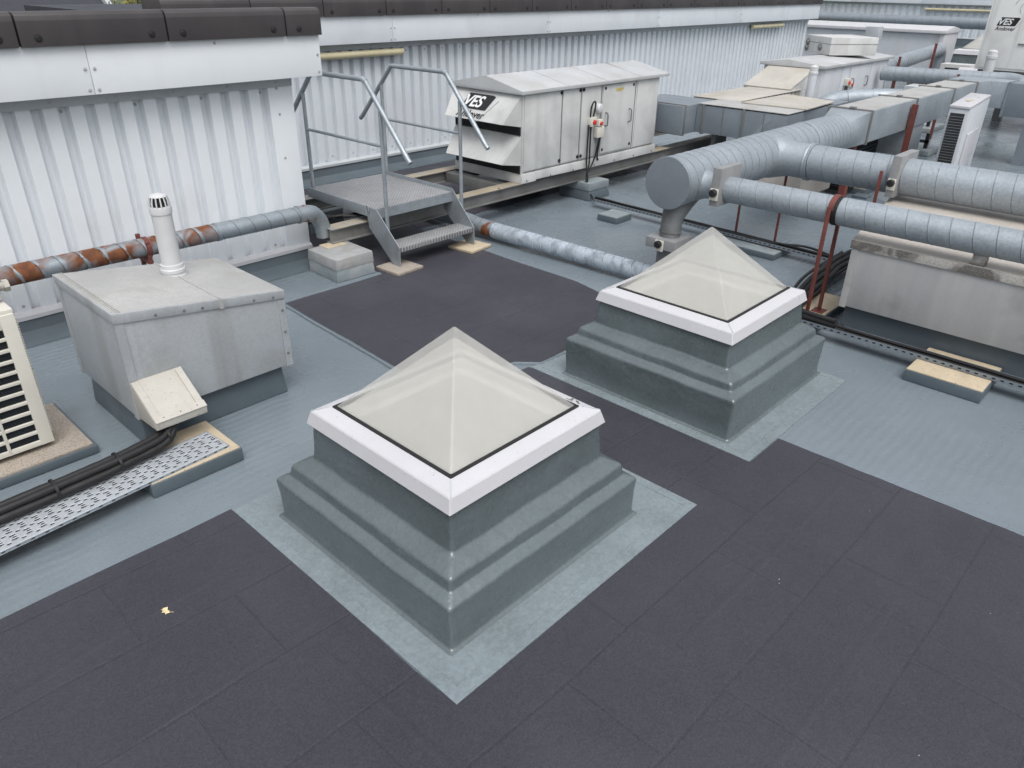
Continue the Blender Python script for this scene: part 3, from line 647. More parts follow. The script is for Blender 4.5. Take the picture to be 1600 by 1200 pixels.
for dy, dz, r, amp in ((-.040, -.010, .0205, .005), (-.002, -.012, .0215, .005), (.036, -.012, .020, .005), (-.022, .022, .019, .006), (.017, .022, .0195, .006)):
    P = smooth([(x + dy * .4 * max(0, 1 - i / 2.5) + random.uniform(-.004, .004), y + dy * min(1, .6 + i * .14) + random.uniform(-amp, amp), z + dz * min(1, i / 2.5) + random.uniform(-.002, .002)) for i, (x, y, z) in enumerate(base)])
    mesh_obj('pipe', MB().tube(P, [r * random.uniform(.90, 1.08) for _ in P], 12), M['black'], t)
for x, y, z in ((.93, 3.566, .15), (.63, 3.548, .148), (.2, 3.53, .145), (1.2, 3.615, .17)):
    mesh_obj('tie', MB().rings([[Vector((x + dx, y + ry * math.cos(a), z + rz * math.sin(a))) for a in [2 * PI * k / 20 for k in range(20)]] for dx, ry, rz in ((-.006, .060, .040), (-.006, .063, .044), (.006, .063, .044), (.006, .060, .040), (-.006, .060, .040))], False, False), M['black'], t)

# rusty duct along the near wall
t = thing('rusty_spiral_duct', 'rusty spiral duct running along the foot of the near wall', 'duct', (0, 5.64, .52))
RY, RZ = 5.66, .515
mesh_obj('rusty_section', MB().spiral((-4, RY, RZ + .05), (2.62, RY, RZ), .068, .14, .005, .012), M['rust'], t)
mesh_obj('clean_section', MB().spiral((2.62, RY, RZ), (3.36, RY, RZ - .005), .068, .14, .004, .012).tube([(2.60, RY, RZ), (2.63, RY, RZ)], .072, 32), M['rust_low'], t)
mesh_obj('elbow', MB().tube(smooth([(3.35, RY, RZ - .005), (3.44, RY, RZ - .01), (3.52, RY + .03, RZ - .04), (3.60, RY + .06, RZ - .13), (3.63, RY + .07, RZ - .26)], 5), .070, 28).tube([(3.34, RY, RZ - .005), (3.36, RY, RZ - .005)], .075, 28).tube([(3.42, RY + .005, RZ - .008), (3.435, RY + .008, RZ - .01)], .074, 28), M['rust_low'], t)
t = thing('pipe_bracket', 'red steel bracket holding the rusty duct behind the vent pipe', 'bracket', (1.98, 5.66, 0))
mesh_obj('post', MB().box(2.035, 2.06, 5.735, 5.765, .02, .60).box(2.035, 2.06, 5.59, 5.62, .30, .57), M['red'], t)
mesh_obj('clamp', MB().lathe([(.074, -.03), (.080, -.03), (.080, .0), (.074, .0), (.074, -.03)], (2.07, RY, RZ), (1, 0, 0), 28, False), M['red'], t)
mesh_obj('crossbar', MB().box(2.03, 2.062, 5.585, 5.77, .405, .43), M['red'], t)

# ------------------------------------------------------------------ steel support frame and walk-over steps
t = thing('steel_support_frame', 'long steel beams carrying the nearest air handling unit beyond the walk-over steps', 'steel frame', (8, 6, .2))
def ibeam(name, x0, x1, y, z0, z1, w=.16):
    b = mesh_obj(name, MB().box(x0, x1, y, y + w, z0, z0 + .012, bev=.002).box(x0, x1, y + .035, y + .047, z0 + .0125, z1 - .0125).box(x0, x1, y + .004, y + w, z1 - .012, z1 - .0025, bev=.002), M['steel'], t)
    mesh_obj('top_flange', MB().box(x0 - .001, x1 + .001, y + .002, y + w + .002, z1 - .0025, z1, bev=.001), M['beam_top'], b)
ibeam('beam', 3.62, 10.6, 5.585, .205, .335); ibeam('beam', 3.66, 10.6, 6.62, .205, .335)
for x in (5.9, 8.9): mesh_obj('cross_beam', MB().box(x, x + .14, 5.75, 6.615, .215, .325, bev=.002), M['steel'], t)
mesh_obj('bolt', screws(MB(), [(5.2 + .55 * k, 5.61, .3355) for k in range(7)], (0, 0, 1), .012, .012), M['steel'], t)
t = thing('beam_plinth', 'silver-topped coated block under the beam end, left of the walk-over steps', 'plinth', (3.6, 5.45, 0), 'plinths under the steel beams')
mesh_obj('base', MB().hexa([(3.385, 5.215, .002), (3.775, 5.205, .002), (3.785, 5.65, .002), (3.395, 5.655, .002), (3.393, 5.225, .12), (3.768, 5.215, .12), (3.778, 5.645, .12), (3.40, 5.65, .12)], .006), M['concrete_block'], t)
mesh_obj('cap', MB().hexa([(3.386, 5.218, .105), (3.775, 5.208, .10), (3.785, 5.655, .105), (3.393, 5.66, .105), (3.392, 5.224, .197), (3.770, 5.214, .203), (3.78, 5.65, .203), (3.398, 5.655, .2)], .012), M['silver_block'], t)
mesh_obj('packer', MB().box(3.52, 3.72, 5.52, 5.66, .2, .206), M['timber'], t)
def plinth(label, x0, x1, y0, y1, h):
    p = thing('beam_plinth', label, 'plinth', ((x0 + x1) / 2, (y0 + y1) / 2, 0), 'plinths under the steel beams')
    mesh_obj('base', MB().hexa([(x0 - .02, y0 - .02, .002), (x1 + .02, y0 - .02, .002), (x1 + .02, y1 + .02, .002), (x0 - .02, y1 + .02, .002), (x0, y0, h * .55), (x1, y0, h * .55), (x1, y1, h * .55), (x0, y1, h * .55)], .012), M['upstand'], p)
    mesh_obj('cap', MB().box(x0 - .006, x1 + .006, y0 - .006, y1 + .006, h * .54, h, bev=.015), M['concrete_block'], p)
plinth('coated block under the front beam, below the air handling unit isolator switch', 7.08, 7.45, 5.42, 5.85, .203)
plinth('coated block under the back beam below the air handling unit', 7.08, 7.45, 6.5, 6.9, .203)
plinth('coated block under the front beam near its far end', 10.0, 10.4, 5.45, 5.85, .203)
plinth('coated block under the back beam behind the walk-over steps', 4.0, 4.4, 6.55, 6.95, .203)

t = thing('walkover_steps', 'galvanised walk-over steps with tread plates and two tubular handrails', 'steps', (4.43, 5.7, 0))
XL, XR = 3.98, 4.89
mesh_obj('platform_plate', MB().box(XL + .006, XR - .006, 5.405, 6.475, .478, .488, bev=.001), M['tread'], t)
mesh_obj('platform_frame', MB().box(XL + .006, XR - .006, 5.395, 5.403, .40, .485).box(XL + .006, XR - .006, 6.477, 6.485, .40, .485).box(XL + .05, XR - .05, 5.9, 5.95, .42, .476), M['rail'], t)
mb = MB().box(XR - .005, XR + .003, 5.40, 6.485, .40, .525, bev=.001); mesh_obj('side_plate', mb, M['rail'], t)
mesh_obj('side_plate', MB().box(XL - .003, XL + .005, 5.48, 6.485, .40, .492, bev=.001), M['rail'], t)
for x, zt_ in ((XL, .488), (XR, .525)):
    mesh_obj('stringer', MB().prism([(x - .004, 5.55, zt_ - .002), (x - .004, 5.40, zt_ - .002), (x - .004, 5.10, .20), (x - .004, 5.10, .022), (x - .004, 5.19, .022), (x - .004, 5.52, .30)], (.008, 0, 0)), M['rail'], t)
    mesh_obj('foot_plate', MB().box(x - .004, x + .06 if x == XL else x - .06, 5.10, 5.19, .020, .028), M['rail'], t)
tr = mesh_obj('tread', MB().box(XL + .005, XR - .005, 5.115, 5.33, .188, .198, bev=.002).box(XL + .005, XR - .005, 5.11, 5.118, .155, .196, bev=.002), M['tread'], t)
mesh_obj('tread_frame', MB().box(XL + .005, XR - .005, 5.325, 5.335, .14, .186), M['rail'], tr)
for x in (XL + .035, XR + .028):
    r = mesh_obj('handrail', MB().tube([(x, 6.83, 1.0), (x, 6.79, 1.03), (x, 6.27, 1.545), (x, 6.25, 1.55), (x, 5.50, 1.555), (x, 5.475, 1.545), (x, 4.965, .98), (x, 4.935, .955)], .0215, 16), M['rail'], t)
    mesh_obj('post', MB().tube([(x, 5.30, .21 if x < 4.5 else .30), (x, 5.30, 1.325)], .0175, 14), M['rail'], r)
    mesh_obj('post', MB().tube([(x, 6.44, .44), (x, 6.44, 1.36)], .0175, 14), M['rail'], r)
    mesh_obj('mid_rail', MB().tube([(x, 5.315, 1.04), (x, 6.425, 1.04)], .0135, 12), M['rail'], r)
    mesh_obj('weld_collar', MB().tube([(x, 5.505, 1.555), (x, 5.465, 1.538)], .024, 16), M['rail'], r)
mesh_obj('hook_bolt', MB().tube(smooth([(XL - .02, 5.52, .41), (XL - .02, 5.52, .49), (XL - .02, 5.505, .505), (XL - .02, 5.49, .49), (XL - .02, 5.49, .46)], 4), .006, 8), M['galv'], t)
for k, (x, y, m_, l_, rot) in enumerate(((3.99, 5.13, 'slab', 'dark mossy paving pad under the left foot of the walk-over steps', .05), (4.86, 5.13, 'timber', 'pale tan pad under the right foot of the walk-over steps', .12))):
    q = mesh_obj('foot_pad', MB().box(-.15, .15, -.15, .15, -.012, .012, bev=.004), M[m_]); q.location = (x, y, .0195 - .003); q.rotation_euler = (0, 0, rot); tag(q, l_, 'pad')
tag(mesh_obj('cable_coil', MB().tube(smooth([(3.62, 6.5, .30), (3.7, 6.3, .34), (3.8, 6.0, .32), (3.86, 5.85, .36), (4.1, 5.80, .36), (4.6, 5.9, .35)], 6), .012, 8).tube(smooth([(3.60, 6.4, .36), (3.72, 6.15, .37), (3.84, 5.95, .34), (4.0, 5.78, .355), (4.5, 5.85, .355)], 6), .013, 8).tube(smooth([(3.58, 6.3, .26), (3.7, 6.1, .27), (3.86, 5.88, .35), (4.1, 5.72, .355), (4.7, 5.75, .355)], 6), .011, 8).tube(smooth([(3.62, 6.6, .22), (3.75, 6.3, .25), (3.85, 6.1, .28), (4.1, 5.95, .3), (4.6, 6.05, .3)], 6), .011, 8), M['black']), 'loose black cables slung below the platform of the walk-over steps', 'cables')

# ------------------------------------------------------------------ air handling units
def roofprism(x0, x1, y0, yr, y1, ze, zr, th=.035):
    return MB().prism([(x0, y0, ze - th), (x0, y0, ze), (x0, yr, zr), (x0, y1, ze), (x0, y1, ze - th)], (x1 - x0, 0, 0), .003)
def logo(par, org, right, up, s, nrm):
    org, right, up, nrm = Vector(org), Vector(right).normalized(), Vector(up).normalized(), Vector(nrm).normalized()
    def pt(a, b, k=0): return org + right * a * s + up * b * s + nrm * k
    mb = MB(); mb.prism([pt(-.06, -.10, .001), pt(2.02, -.10, .001), pt(2.42, .80, .001), pt(2.2, .86, .001), pt(.30, .86, .001)], nrm * .002)
    lp = mesh_obj('lettering_plate', mb, M['ink'], par)
    mesh_obj('letters', text_mb('VES', .98 * s, pt(-.02, .04, .0045), right, up, .38, .022 * s), M['letter'], lp)
    mesh_obj('maker_name', text_mb('Andover', .62 * s, pt(-.12, -.62, .002), right, up, .18, .004 * s), M['ink'], par)
    mb = MB(); mb.prism([pt(1.72, -.80, .0005), pt(1.78, -.80, .0005), pt(2.78, .60, .0005), pt(2.72, .60, .0005)], nrm * .0015); mesh_obj('slash_mark', mb, M['trimgrey'], par)
def isolator(par, x, y, z, s=1.0):
    b = mesh_obj('isolator_switch', MB().box(x - .055 * s, x + .055 * s, y - .06, y, z - .05 * s, z + .06 * s, bev=.006), M['ivory'], par)
    mesh_obj('switch_knob', MB().lathe([(.03 * s, 0), (.03 * s, .014), (.022 * s, .018)], (x + .005, y - .06, z), (0, -1, 0), 20), M['redknob'], b)
t = thing('air_handling_unit', 'long off-white air handling unit with pitched lid and two intake hoods, behind the walk-over steps', 'air handling unit', (7.3, 6.1, .335), 'white air handling units')
ax0, ax1, ay0, ay1 = 6.07, 8.60, 5.585, 6.62
mesh_obj('casing', MB().box(ax0, ax1, ay0, ay1, .44, 1.262, bev=.006), M['cream'], t)
mesh_obj('base_frame', MB().box(ax0 - .002, ax1 + .03, ay0 - .012, ay1 + .012, .337, .439, bev=.004), M['cream'], t)
rf = mesh_obj('lid', roofprism(ax0 - .05, ax1 + .15, ay0 - .045, 6.08, ay1 + .045, 1.292, 1.405, .036), M['cream_roof'], t)
mb = MB()
for x in (6.75, 7.45, 8.12):
    for a, b, za, zb in ((ay0 - .045, 6.08, 1.292, 1.405), (ay1 + .045, 6.08, 1.292, 1.405)): mb.hexa([(x, a, za), (x + .02, a, za), (x + .02, b, zb), (x, b, zb), (x, a, za + .004), (x + .02, a, za + .004), (x + .02, b, zb + .004), (x, b, zb + .004)])
mesh_obj('lid_joint', mb, M['cream_roof'], rf)
for xa, xb, nm in ((6.10, 6.70, 'side_panel'), (6.725, 7.03, 'side_panel'), (7.06, 7.40, 'side_panel'), (8.13, 8.56, 'side_panel')):
    mesh_obj(nm, MB().box(xa, xb, ay0 - .008, ay0 - .0005, .465, 1.245, bev=.003), M['cream'], t)
for x in (6.7125, 7.045, 7.42, 8.095): mesh_obj('panel_gap', MB().box(x - .006, x + .006, ay0 - .0025, ay0 - .0004, .455, 1.25), M['steel'], t)
mesh_obj('panel_gap', MB().box(6.10, 8.56, ay0 - .0025, ay0 - .0004, .447, .455), M['steel'], t)
dr = mesh_obj('access_door', MB().box(7.44, 8.06, ay0 - .014, ay0 - .0005, .475, 1.24, bev=.004), M['cream'], t)
for x in (7.50, 7.97): mesh_obj('handle', MB().tube(smooth([(x, ay0 - .014, .79), (x, ay0 - .05, .80), (x, ay0 - .055, .87), (x, ay0 - .05, .93), (x, ay0 - .014, .94)], 4), .008, 8), M['steel'], dr)
mesh_obj('bolt', screws(MB(), [(x, ay0 - .015, z) for x in (7.475, 8.03) for z in (.52, 1.21)], r=.014), M['gap'], dr)
mesh_obj('paint_mark', MB().prism([(7.67, ay0 - .0145, 1.165), (7.72, ay0 - .0145, 1.155), (7.80, ay0 - .0145, 1.16), (7.84, ay0 - .0145, 1.185), (7.78, ay0 - .0145, 1.20), (7.73, ay0 - .0145, 1.185), (7.69, ay0 - .0145, 1.20)], (0, -.001, 0)), M['sticker'], dr)
mesh_obj('panel_latch', screws(MB(), [(x, ay0 - .009, z) for x in (6.69, 7.015, 7.075) for z in (.50, 1.225)], r=.015, h=.015), M['ink'], t)
mesh_obj('base_bolt', screws(MB(), [(6.15 + .4 * k, ay0 - .0125, .36) for k in range(7)], r=.008), M['steel'], t)
for zt_, zl, zb in ((1.255, .965, .93), (.835, .555, .53)):
    a0, a1, l0, l1, xo = ay0 + .004, ay1 - .004, ay0 + .085, ay1 - .06, 5.86
    mb = MB(); v = [(ax0 - .002, a0, zt_), (ax0 - .002, a1, zt_), (xo, l1, zl), (xo, l0, zl), (ax0 - .002, a0, zb), (ax0 - .002, a1, zb)]
    t_ = bmesh.new(); q = [t_.verts.new(p) for p in v]
    for f in ((0, 3, 2, 1), (0, 4, 3), (1, 2, 5), (3, 4, 5, 2), (0, 1, 5, 4)): t_.faces.new([q[i] for i in f])
    mb._add(t_, .003); h = mesh_obj('intake_hood', mb, M['cream'], t, 12)
    mesh_obj('hood_shade_plate', MB().box(ax0 - .012, ax0 - .003, a0 + .01, a1 - .01, zb - .088, zt_ - .05), M['gap'], h)  # dark plate standing in for the shade inside the hood mouth
    if zt_ > 1: 
        up = Vector((ax0 - .002 - xo, 0, zt_ - zl)).normalized(); nr = Vector((-up.z, 0, up.x)); lam = .60; pz = Vector((xo, 6.37, zl)) + up * .14
        logo(h, pz + nr * .003, (0, -1, 0), up, .185, nr)
isolator(t, 7.22, ay0 - .009, .865, .9); isolator(t, 7.35, ay0 - .009, .84, .7)
jb = mesh_obj('junction_box', MB().box(7.30, 7.43, ay0 - .07, ay0 - .009, .68, .80, bev=.01), M['ivory'], t)
mesh_obj('pressure_gauge', MB().lathe([(.055, 0), (.055, .03), (.04, .045), (.015, .05)], (7.36, ay0 - .009, 1.0), (0, -1, 0), 20), M['pvc'], t)
mb = MB()
for pth in ([(7.17, 5.55, .84), (7.15, 5.54, .60), (7.14, 5.53, .40), (7.13, 5.50, .30), (7.12, 5.47, .12), (7.10, 5.40, .07)], [(7.21, 5.55, .82), (7.20, 5.54, .6), (7.19, 5.53, .4), (7.15, 5.52, .30), (7.10, 5.49, .2)], [(7.19, 5.55, .9), (7.17, 5.53, 1.02), (7.20, 5.52, 1.09), (7.25, 5.53, 1.06), (7.26, 5.56, .92)], [(7.36, 5.53, .69), (7.345, 5.54, .60), (7.32, 5.55, .46), (7.26, 5.55, .36), (7.20, 5.54, .31)], [(7.375, 5.53, .69), (7.37, 5.54, .6), (7.37, 5.555, .46), (7.40, 5.56, .41)], [(7.1, 5.51, .36), (6.8, 5.56, .345), (6.3, 5.575, .345)]):
    mb.tube(smooth(pth, 6), .0095, 8)
mesh_obj('cable', mb, M['black'], t)
mesh_obj('end_flare', MB().hexa([(ax1 + .004, ay0 + .05, .42), (ax1 + .36, ay0 + .22, .53), (ax1 + .36, ay1 - .1, .53), (ax1 + .004, ay1 - .03, .42), (ax1 + .004, ay0 + .05, 1.25), (ax1 + .36, ay0 + .22, .90), (ax1 + .36, ay1 - .1, .90), (ax1 + .004, ay1 - .03, 1.25)]), M['galv_dark'], t)

# rectangular ducts beyond the first unit
def rect_joint(mb, x, y0, y1, z0, z1, w=.03, o=.014, axis='x'):
    mb.box(x, x + w, y0 - o, y1 + o, z0 - o, z1 + o, bev=.002) if axis == 'x' else mb.box(y0 - o, y1 + o, x, x + w, z0 - o, z1 + o, bev=.002)
t = thing('rectangular_duct', 'low grey rectangular duct leading off the first air handling unit and turning away', 'duct', (9.5, 5, .5))
mesh_obj('casing', MB().box(8.965, 9.84, 5.42, 6.3, .53, .885, bev=.003).box(9.3, 9.84, 4.16, 5.415, .535, .88, bev=.003).box(9.845, 11.2, 4.16, 4.78, .535, .88, bev=.003), M['galv_dark'], t)
mb = MB(); 
for y in (5.30, 4.72): rect_joint(mb, y, 9.3, 9.84, .535, .88, axis='y')
rect_joint(mb, 10.5, 4.16, 4.78, .535, .88); rect_joint(mb, 9.0, 5.42, 6.3, .53, .885)
mesh_obj('flange', mb, M['steel'], t)
mb = MB()
for y in (5.02, 4.45): mb.box(9.296, 9.3, y, y + .012, .54, .875)
mesh_obj('seam', mb, M['steel'], t)
mesh_obj('top_sheet', MB().box(9.29, 9.85, 4.15, 5.40, .894, .902, bev=.002), M['zinc_top'], t)
mesh_obj('cover_board', MB().hexa([(9.75, 4.12, .905), (10.75, 4.18, .905), (10.95, 4.95, .905), (9.70, 5.0, .905), (9.75, 4.12, .918), (10.75, 4.18, .918), (10.95, 4.95, .918), (9.70, 5.0, .918)]), M['tan'], t)
mesh_obj('support_leg', MB().box(9.5, 9.56, 4.3, 4.36, .01, .533).box(9.5, 9.56, 5.2, 5.26, .01, .533).box(10.9, 10.96, 4.3, 4.36, .01, .533), M['steel'], t)
mesh_obj('lettering_mark', MB().prism([(9.2985, 4.58, .60), (9.2985, 4.50, .70), (9.2985, 4.44, .80), (9.2985, 4.38, .83), (9.2985, 4.34, .80), (9.2985, 4.42, .76), (9.2985, 4.46, .68), (9.2985, 4.55, .58)], (-.001, 0, 0)), M['galv'], t)
t = thing('rectangular_duct', 'tan-topped flat duct leading into the sloped hood of the second air handling unit', 'duct', (10.8, 5.5, .5))
mesh_obj('casing', MB().box(9.87, 11.75, 5.12, 5.82, .50, .893, bev=.003), M['tan'], t)
mesh_obj('top_sheet', MB().box(9.85, 11.8, 5.10, 5.84, .894, .902, bev=.002), M['tan'], t)
mb = MB()
for k in range(14): mb.box(10.0 + k * .12, 10.006 + k * .12, 5.112, 5.12, .51, .89)
mesh_obj('seam', mb, M['steel'], t)
mesh_obj('support_leg', MB().box(10.2, 10.26, 5.2, 5.26, .01, .499).box(11.4, 11.46, 5.2, 5.26, .01, .499), M['steel'], t)

# second unit
t = thing('air_handling_unit', 'second white air handling unit with a cream sloped hood, a condenser lying on its lid', 'air handling unit', (13.6, 5.5, .2), 'white air handling units')
bx0, bx1, by0, by1 = 12.26, 15.02, 5.05, 6.02
mesh_obj('casing', MB().box(bx0, bx1, by0, by1, .33, 1.165, bev=.006), M['bluewhite'], t)
mesh_obj('base_frame', MB().box(bx0, bx1, by0 - .01, by1 + .01, .2, .329, bev=.004), M['cream'], t)
mesh_obj('lid', roofprism(bx0 - .06, bx1 + .12, by0 - .05, 5.62, by1 + .05, 1.20, 1.262, .04), M['cream_roof'], t)
for xa, xb in ((12.32, 13.0), (13.02, 13.3), (14.25, 14.95)): mesh_obj('side_panel', MB().box(xa, xb, by0 - .007, by0 - .0005, .36, 1.14, bev=.003), M['bluewhite'], t)
dr = mesh_obj('access_door', MB().box(13.36, 14.2, by0 - .012, by0 - .0005, .37, 1.13, bev=.004), M['bluewhite'], t)
for x in (13.45, 14.05): mesh_obj('handle', MB().tube(smooth([(x, by0 - .012, .80), (x, by0 - .05, .81), (x, by0 - .05, .93), (x, by0 - .012, .94)], 4), .009, 8), M['steel'], dr)
isolator(t, 13.22, by0 - .008, .9); isolator(t, 13.34, by0 - .012, .86, .8)
mesh_obj('cable', MB().tube(smooth([(13.15, 5.0, .86), (13.1, 4.98, .7), (13.1, 5.0, .4)], 5), .012, 8).tube(smooth([(13.2, 5.0, .86), (13.18, 4.98, .7), (13.2, 5.0, .4)], 5), .012, 8), M['black'], t)
hd = mesh_obj('intake_hood', MB().prism([(bx0 - .002, by0 + .12, 1.15), (11.5, by0 + .12, .905), (11.5, by0 + .12, .82), (11.8, by0 + .12, .50), (bx0 - .002, by0 + .12, .35)], (0, .76, 0), .004), M['cream'], t)
mesh_obj('hood_cover', MB().hexa([(bx0 - .01, by0 + .11, 1.153), (11.47, by0 + .11, .908), (11.47, by1 - .1, .908), (bx0 - .01, by1 - .1, 1.153), (bx0 - .01, by0 + .11, 1.165), (11.47, by0 + .11, .92), (11.47, by1 - .1, .92), (bx0 - .01, by1 - .1, 1.165)]), M['tan'], hd)
mesh_obj('support_leg', MB().box(12.5, 12.7, 5.1, 5.3, .003, .2).box(14.6, 14.8, 5.1, 5.3, .003, .2).box(12.5, 12.7, 5.8, 6.0, .003, .2).box(14.6, 14.8, 5.8, 6.0, .003, .2), M['upstand'], t)
t = thing('condenser_unit', 'off-white condenser lying flat on the lid of the second air handling unit', 'air conditioner', (14.0, 5.55, 1.262)); t.rotation_euler = (0, 0, R(-38))
def Pq(n, mb, m, par): return mesh_obj(n, mb, m, par, world=False)
c_ = Pq('casing', MB().box(-.42, .42, -.42, .42, .0, .27, bev=.012), M['cream'], t)
Pq('panel_seam', MB().box(-.423, -.4195, -.42, .42, .165, .172).box(-.42, .42, -.423, -.4195, .165, .172), M['steel'], c_)
Pq('valve', screws(MB(), [(-.421, .34, .07), (-.421, .33, .16), (-.421, -.1, .1)], (-1, 0, 0), .04, .03), M['steel'], t)

t = thing('vent_pipe', 'white plastic vent pipe in front of the second air handling unit', 'vent pipe', (11.62, 4.92, 0))
mesh_obj('pipe', MB().lathe([(.062, .003), (.062, 1.16)], (11.62, 4.92, 0), n=24).lathe([(.075, .60), (.075, .66)], (11.62, 4.92, 0), n=24), M['bluewhite'], t)
mesh_obj('cowl', MB().lathe([(.068, 1.14), (.068, 1.17), (.06, 1.175), (.06, 1.24), (.03, 1.26), (.004, 1.263)], (11.62, 4.92, 0), n=24), M['pvc'], t)

# ------------------------------------------------------------------ spiral ducts on the right
MY, MZ = 3.19, .905
t = thing('main_spiral_duct', 'large galvanised spiral duct with a flat end cap, tapering into a square duct', 'duct', (6.8, MY, MZ))
mesh_obj('spiral_pipe', MB().spiral((5.17, MY, MZ), (7.52, MY, MZ), .20, .125, .004, .011, 56).spiral((7.56, MY, MZ), (8.32, MY, MZ), .20, .09, .004, .011, 56), M['galv'], t)
mesh_obj('end_cap', MB().lathe([(.203, 0.02), (.205, 0), (.202, -.003), (.19, -.004)], (5.17, MY, MZ), (1, 0, 0), 64), M['galv_dark'], t)
mesh_obj('joint_band', MB().lathe([(.202, -.02), (.208, -.018), (.208, -.004), (.2035, 0), (.208, .004), (.208, .018), (.202, .02)], (7.54, MY, MZ), (1, 0, 0), 56, False), M['galv'], t)
ry0, ry1, rz0, rz1 = 3.03, 3.47, .765, 1.095
rs = []
n = 48
for k in range(7):
    u = k / 6; ring = []
    for i in range(n):
        a = 2 * PI * i / n; c, s_ = math.cos(a), math.sin(a); q = 1 / max(abs(c), abs(s_))
        p0 = Vector((8.32, MY + .2 * c, MZ + .2 * s_)); p1 = Vector((8.85, (ry0 + ry1) / 2 + (ry1 - ry0) / 2 * c * q, (rz0 + rz1) / 2 + (rz1 - rz0) / 2 * s_ * q)); ring.append(p0.lerp(p1, u))
    rs.append(ring)
mesh_obj('transition', MB().rings(rs, False, False), M['galv'], t, 25)
t = thing('rectangular_duct', 'straight flanged rectangular duct beyond the large spiral duct, ending in an elbow', 'duct', (11, 3.25, .93))
mesh_obj('casing', MB().box(8.852, 13.0, ry0, ry1, rz0, rz1, bev=.004), M['galv'], t)
mb = MB()
for x in (8.85, 10.28, 11.74, 12.78): rect_joint(mb, x, ry0, ry1, rz0, rz1, .035, .016)
fl = mesh_obj('flange', mb, M['steel'], t)
mesh_obj('cleat', (lambda q: [q.box(x - .01, x + .05, ry0 + .18, ry0 + .24, rz1 + .014, rz1 + .03, bev=.004) for x in (8.85, 10.28, 11.74, 12.78)] and q)(MB()), M['steel'], fl)
mesh_obj('top_stain_sheet', MB().box(8.89, 12.77, ry0 + .02, ry1 - .02, rz1 + .001, rz1 + .004), M['zinc_top'], t)
mesh_obj('elbow', MB().prism([(13.004, ry0, rz0 - .02), (13.004, ry1, rz0 - .02), (13.62, ry1, rz0 - .02), (13.62, ry0 - .3, rz0 - .02), (13.2, ry0 - .3, rz0 - .02), (13.2, ry0 - .06, rz0 - .02)], (0, 0, .355), .003), M['galv'], t)
mesh_obj('branch', MB().box(13.2, 13.62, -2.5, ry0 - .305, rz0 - .12, rz1, bev=.004).box(13.185, 13.635, ry0 - .335, ry0 - .305, rz0 - .13, rz1 + .015), M['galv_dark'], t)
mesh_obj('drop_leg', MB().box(10.35, 10.85, 3.04, 3.46, .42, rz0 - .001, bev=.003), M['galv'], t)
mesh_obj('bend_support', MB().hexa([(13.25, 1.9, .003), (13.55, 1.9, .003), (13.55, 2.4, .003), (13.25, 2.4, .003), (13.25, 1.9, .62), (13.55, 1.9, .62), (13.55, 2.4, .62), (13.25, 2.4, .62)]), M['galv_dark'], t)

def damper(par, c, w, h, th, axis='y', knob=True):
    x, y, z = c
    if axis == 'y': d_ = MB().box(x - w, x + w, y - th, y + th, z - h, z + h, bev=.003)
    else: d_ = MB().box(x - w, x + w, y - w, y + w, z - th, z + th, bev=.003)
    d_ = mesh_obj('damper_box', d_, M['damper'], par)
    if knob:
        kx = x - w - .001; kz = z - h * .30 if axis == 'y' else z
        mesh_obj('knob_plate', MB().box(kx - .012, kx, y - th * .95, y + th * .95, kz - .055, kz + .035, bev=.003), M['ivory'], d_)
        mesh_obj('knob', MB().lathe([(.031, 0), (.031, .025), (.024, .03)], (kx - .012, y, kz + .004), (-1, 0, 0), 8), M['ink'], d_)
t = thing('branch_spiral_duct', 'slim galvanised spiral branch duct crossing in front, from the capped end of the large duct', 'duct', (5.44, 2, .88), 'branch ducts off the large spiral duct')
SX, SZ = 5.44, .882
mesh_obj('spiral_pipe', MB().spiral((SX, 2.80, SZ), (SX + .03, -2.5, SZ), .098, .135, .004, .010, 44), M['galv'], t)
mesh_obj('saddle_collar', MB().tube([(SX, 3.10, SZ), (SX, 2.99, SZ), (SX, 2.95, SZ), (SX, 2.86, SZ)], [.15, .105, .10, .10], 36), M['galv'], t)
damper(t, (SX, 2.835, .915), .155, .145, .036)
t = thing('branch_spiral_duct', 'thick galvanised spiral branch duct with a damper, crossing behind the slim one', 'duct', (6.82, 2, .9), 'branch ducts off the large spiral duct')
BX, BZ = 6.82, .90
mesh_obj('spiral_pipe', MB().spiral((BX, 2.74, BZ), (BX + .02, 2.02, BZ), .150, .135, .004, .010, 48).spiral((BX + .02, 1.95, BZ), (BX + .06, -2.5, BZ), .150, .135, .004, .010, 48), M['galv'], t)
mesh_obj('saddle_collar', MB().tube([(BX, 3.12, BZ), (BX, 2.99, BZ), (BX, 2.94, BZ), (BX, 2.74, BZ)], [.20, .165, .152, .152], 44).lathe([(.158, -.02), (.164, -.015), (.158, 0), (.164, .015), (.158, .02)], (BX, 2.76, BZ), (0, 1, 0), 44), M['galv'], t)
damper(t, (BX + .01, 1.985, .925), .20, .165, .034)
t = thing('drop_duct', 'short upright duct with a damper dropping from the capped end of the large duct', 'duct', (5.29, MY, .4))
mesh_obj('spiral_pipe', MB().tube([(5.42, MY, .78), (5.38, MY, .72), (5.31, MY, .62), (5.30, MY, .58), (5.29, MY, .445)], [.14, .115, .09, .085, .085], 32).tube([(5.28, MY, .40), (5.28, MY, .17)], .085, 32).tube([(5.295, MY, .50), (5.294, MY, .49)], .092, 32), M['galv_brown'], t)
damper(t, (5.285, MY, .415), .135, .135, .042, 'z')
mesh_obj('shoe', MB().arc((5.28, MY + .12, .19), (0, -1, 0), (0, 0, -1), .115, .087, 0, 90), M['galv_brown'], t)
t = thing('floor_duct', 'patched spiral duct lying on the roof between the walk-over steps and the upright duct', 'duct', (5.2, 4.4, .1))
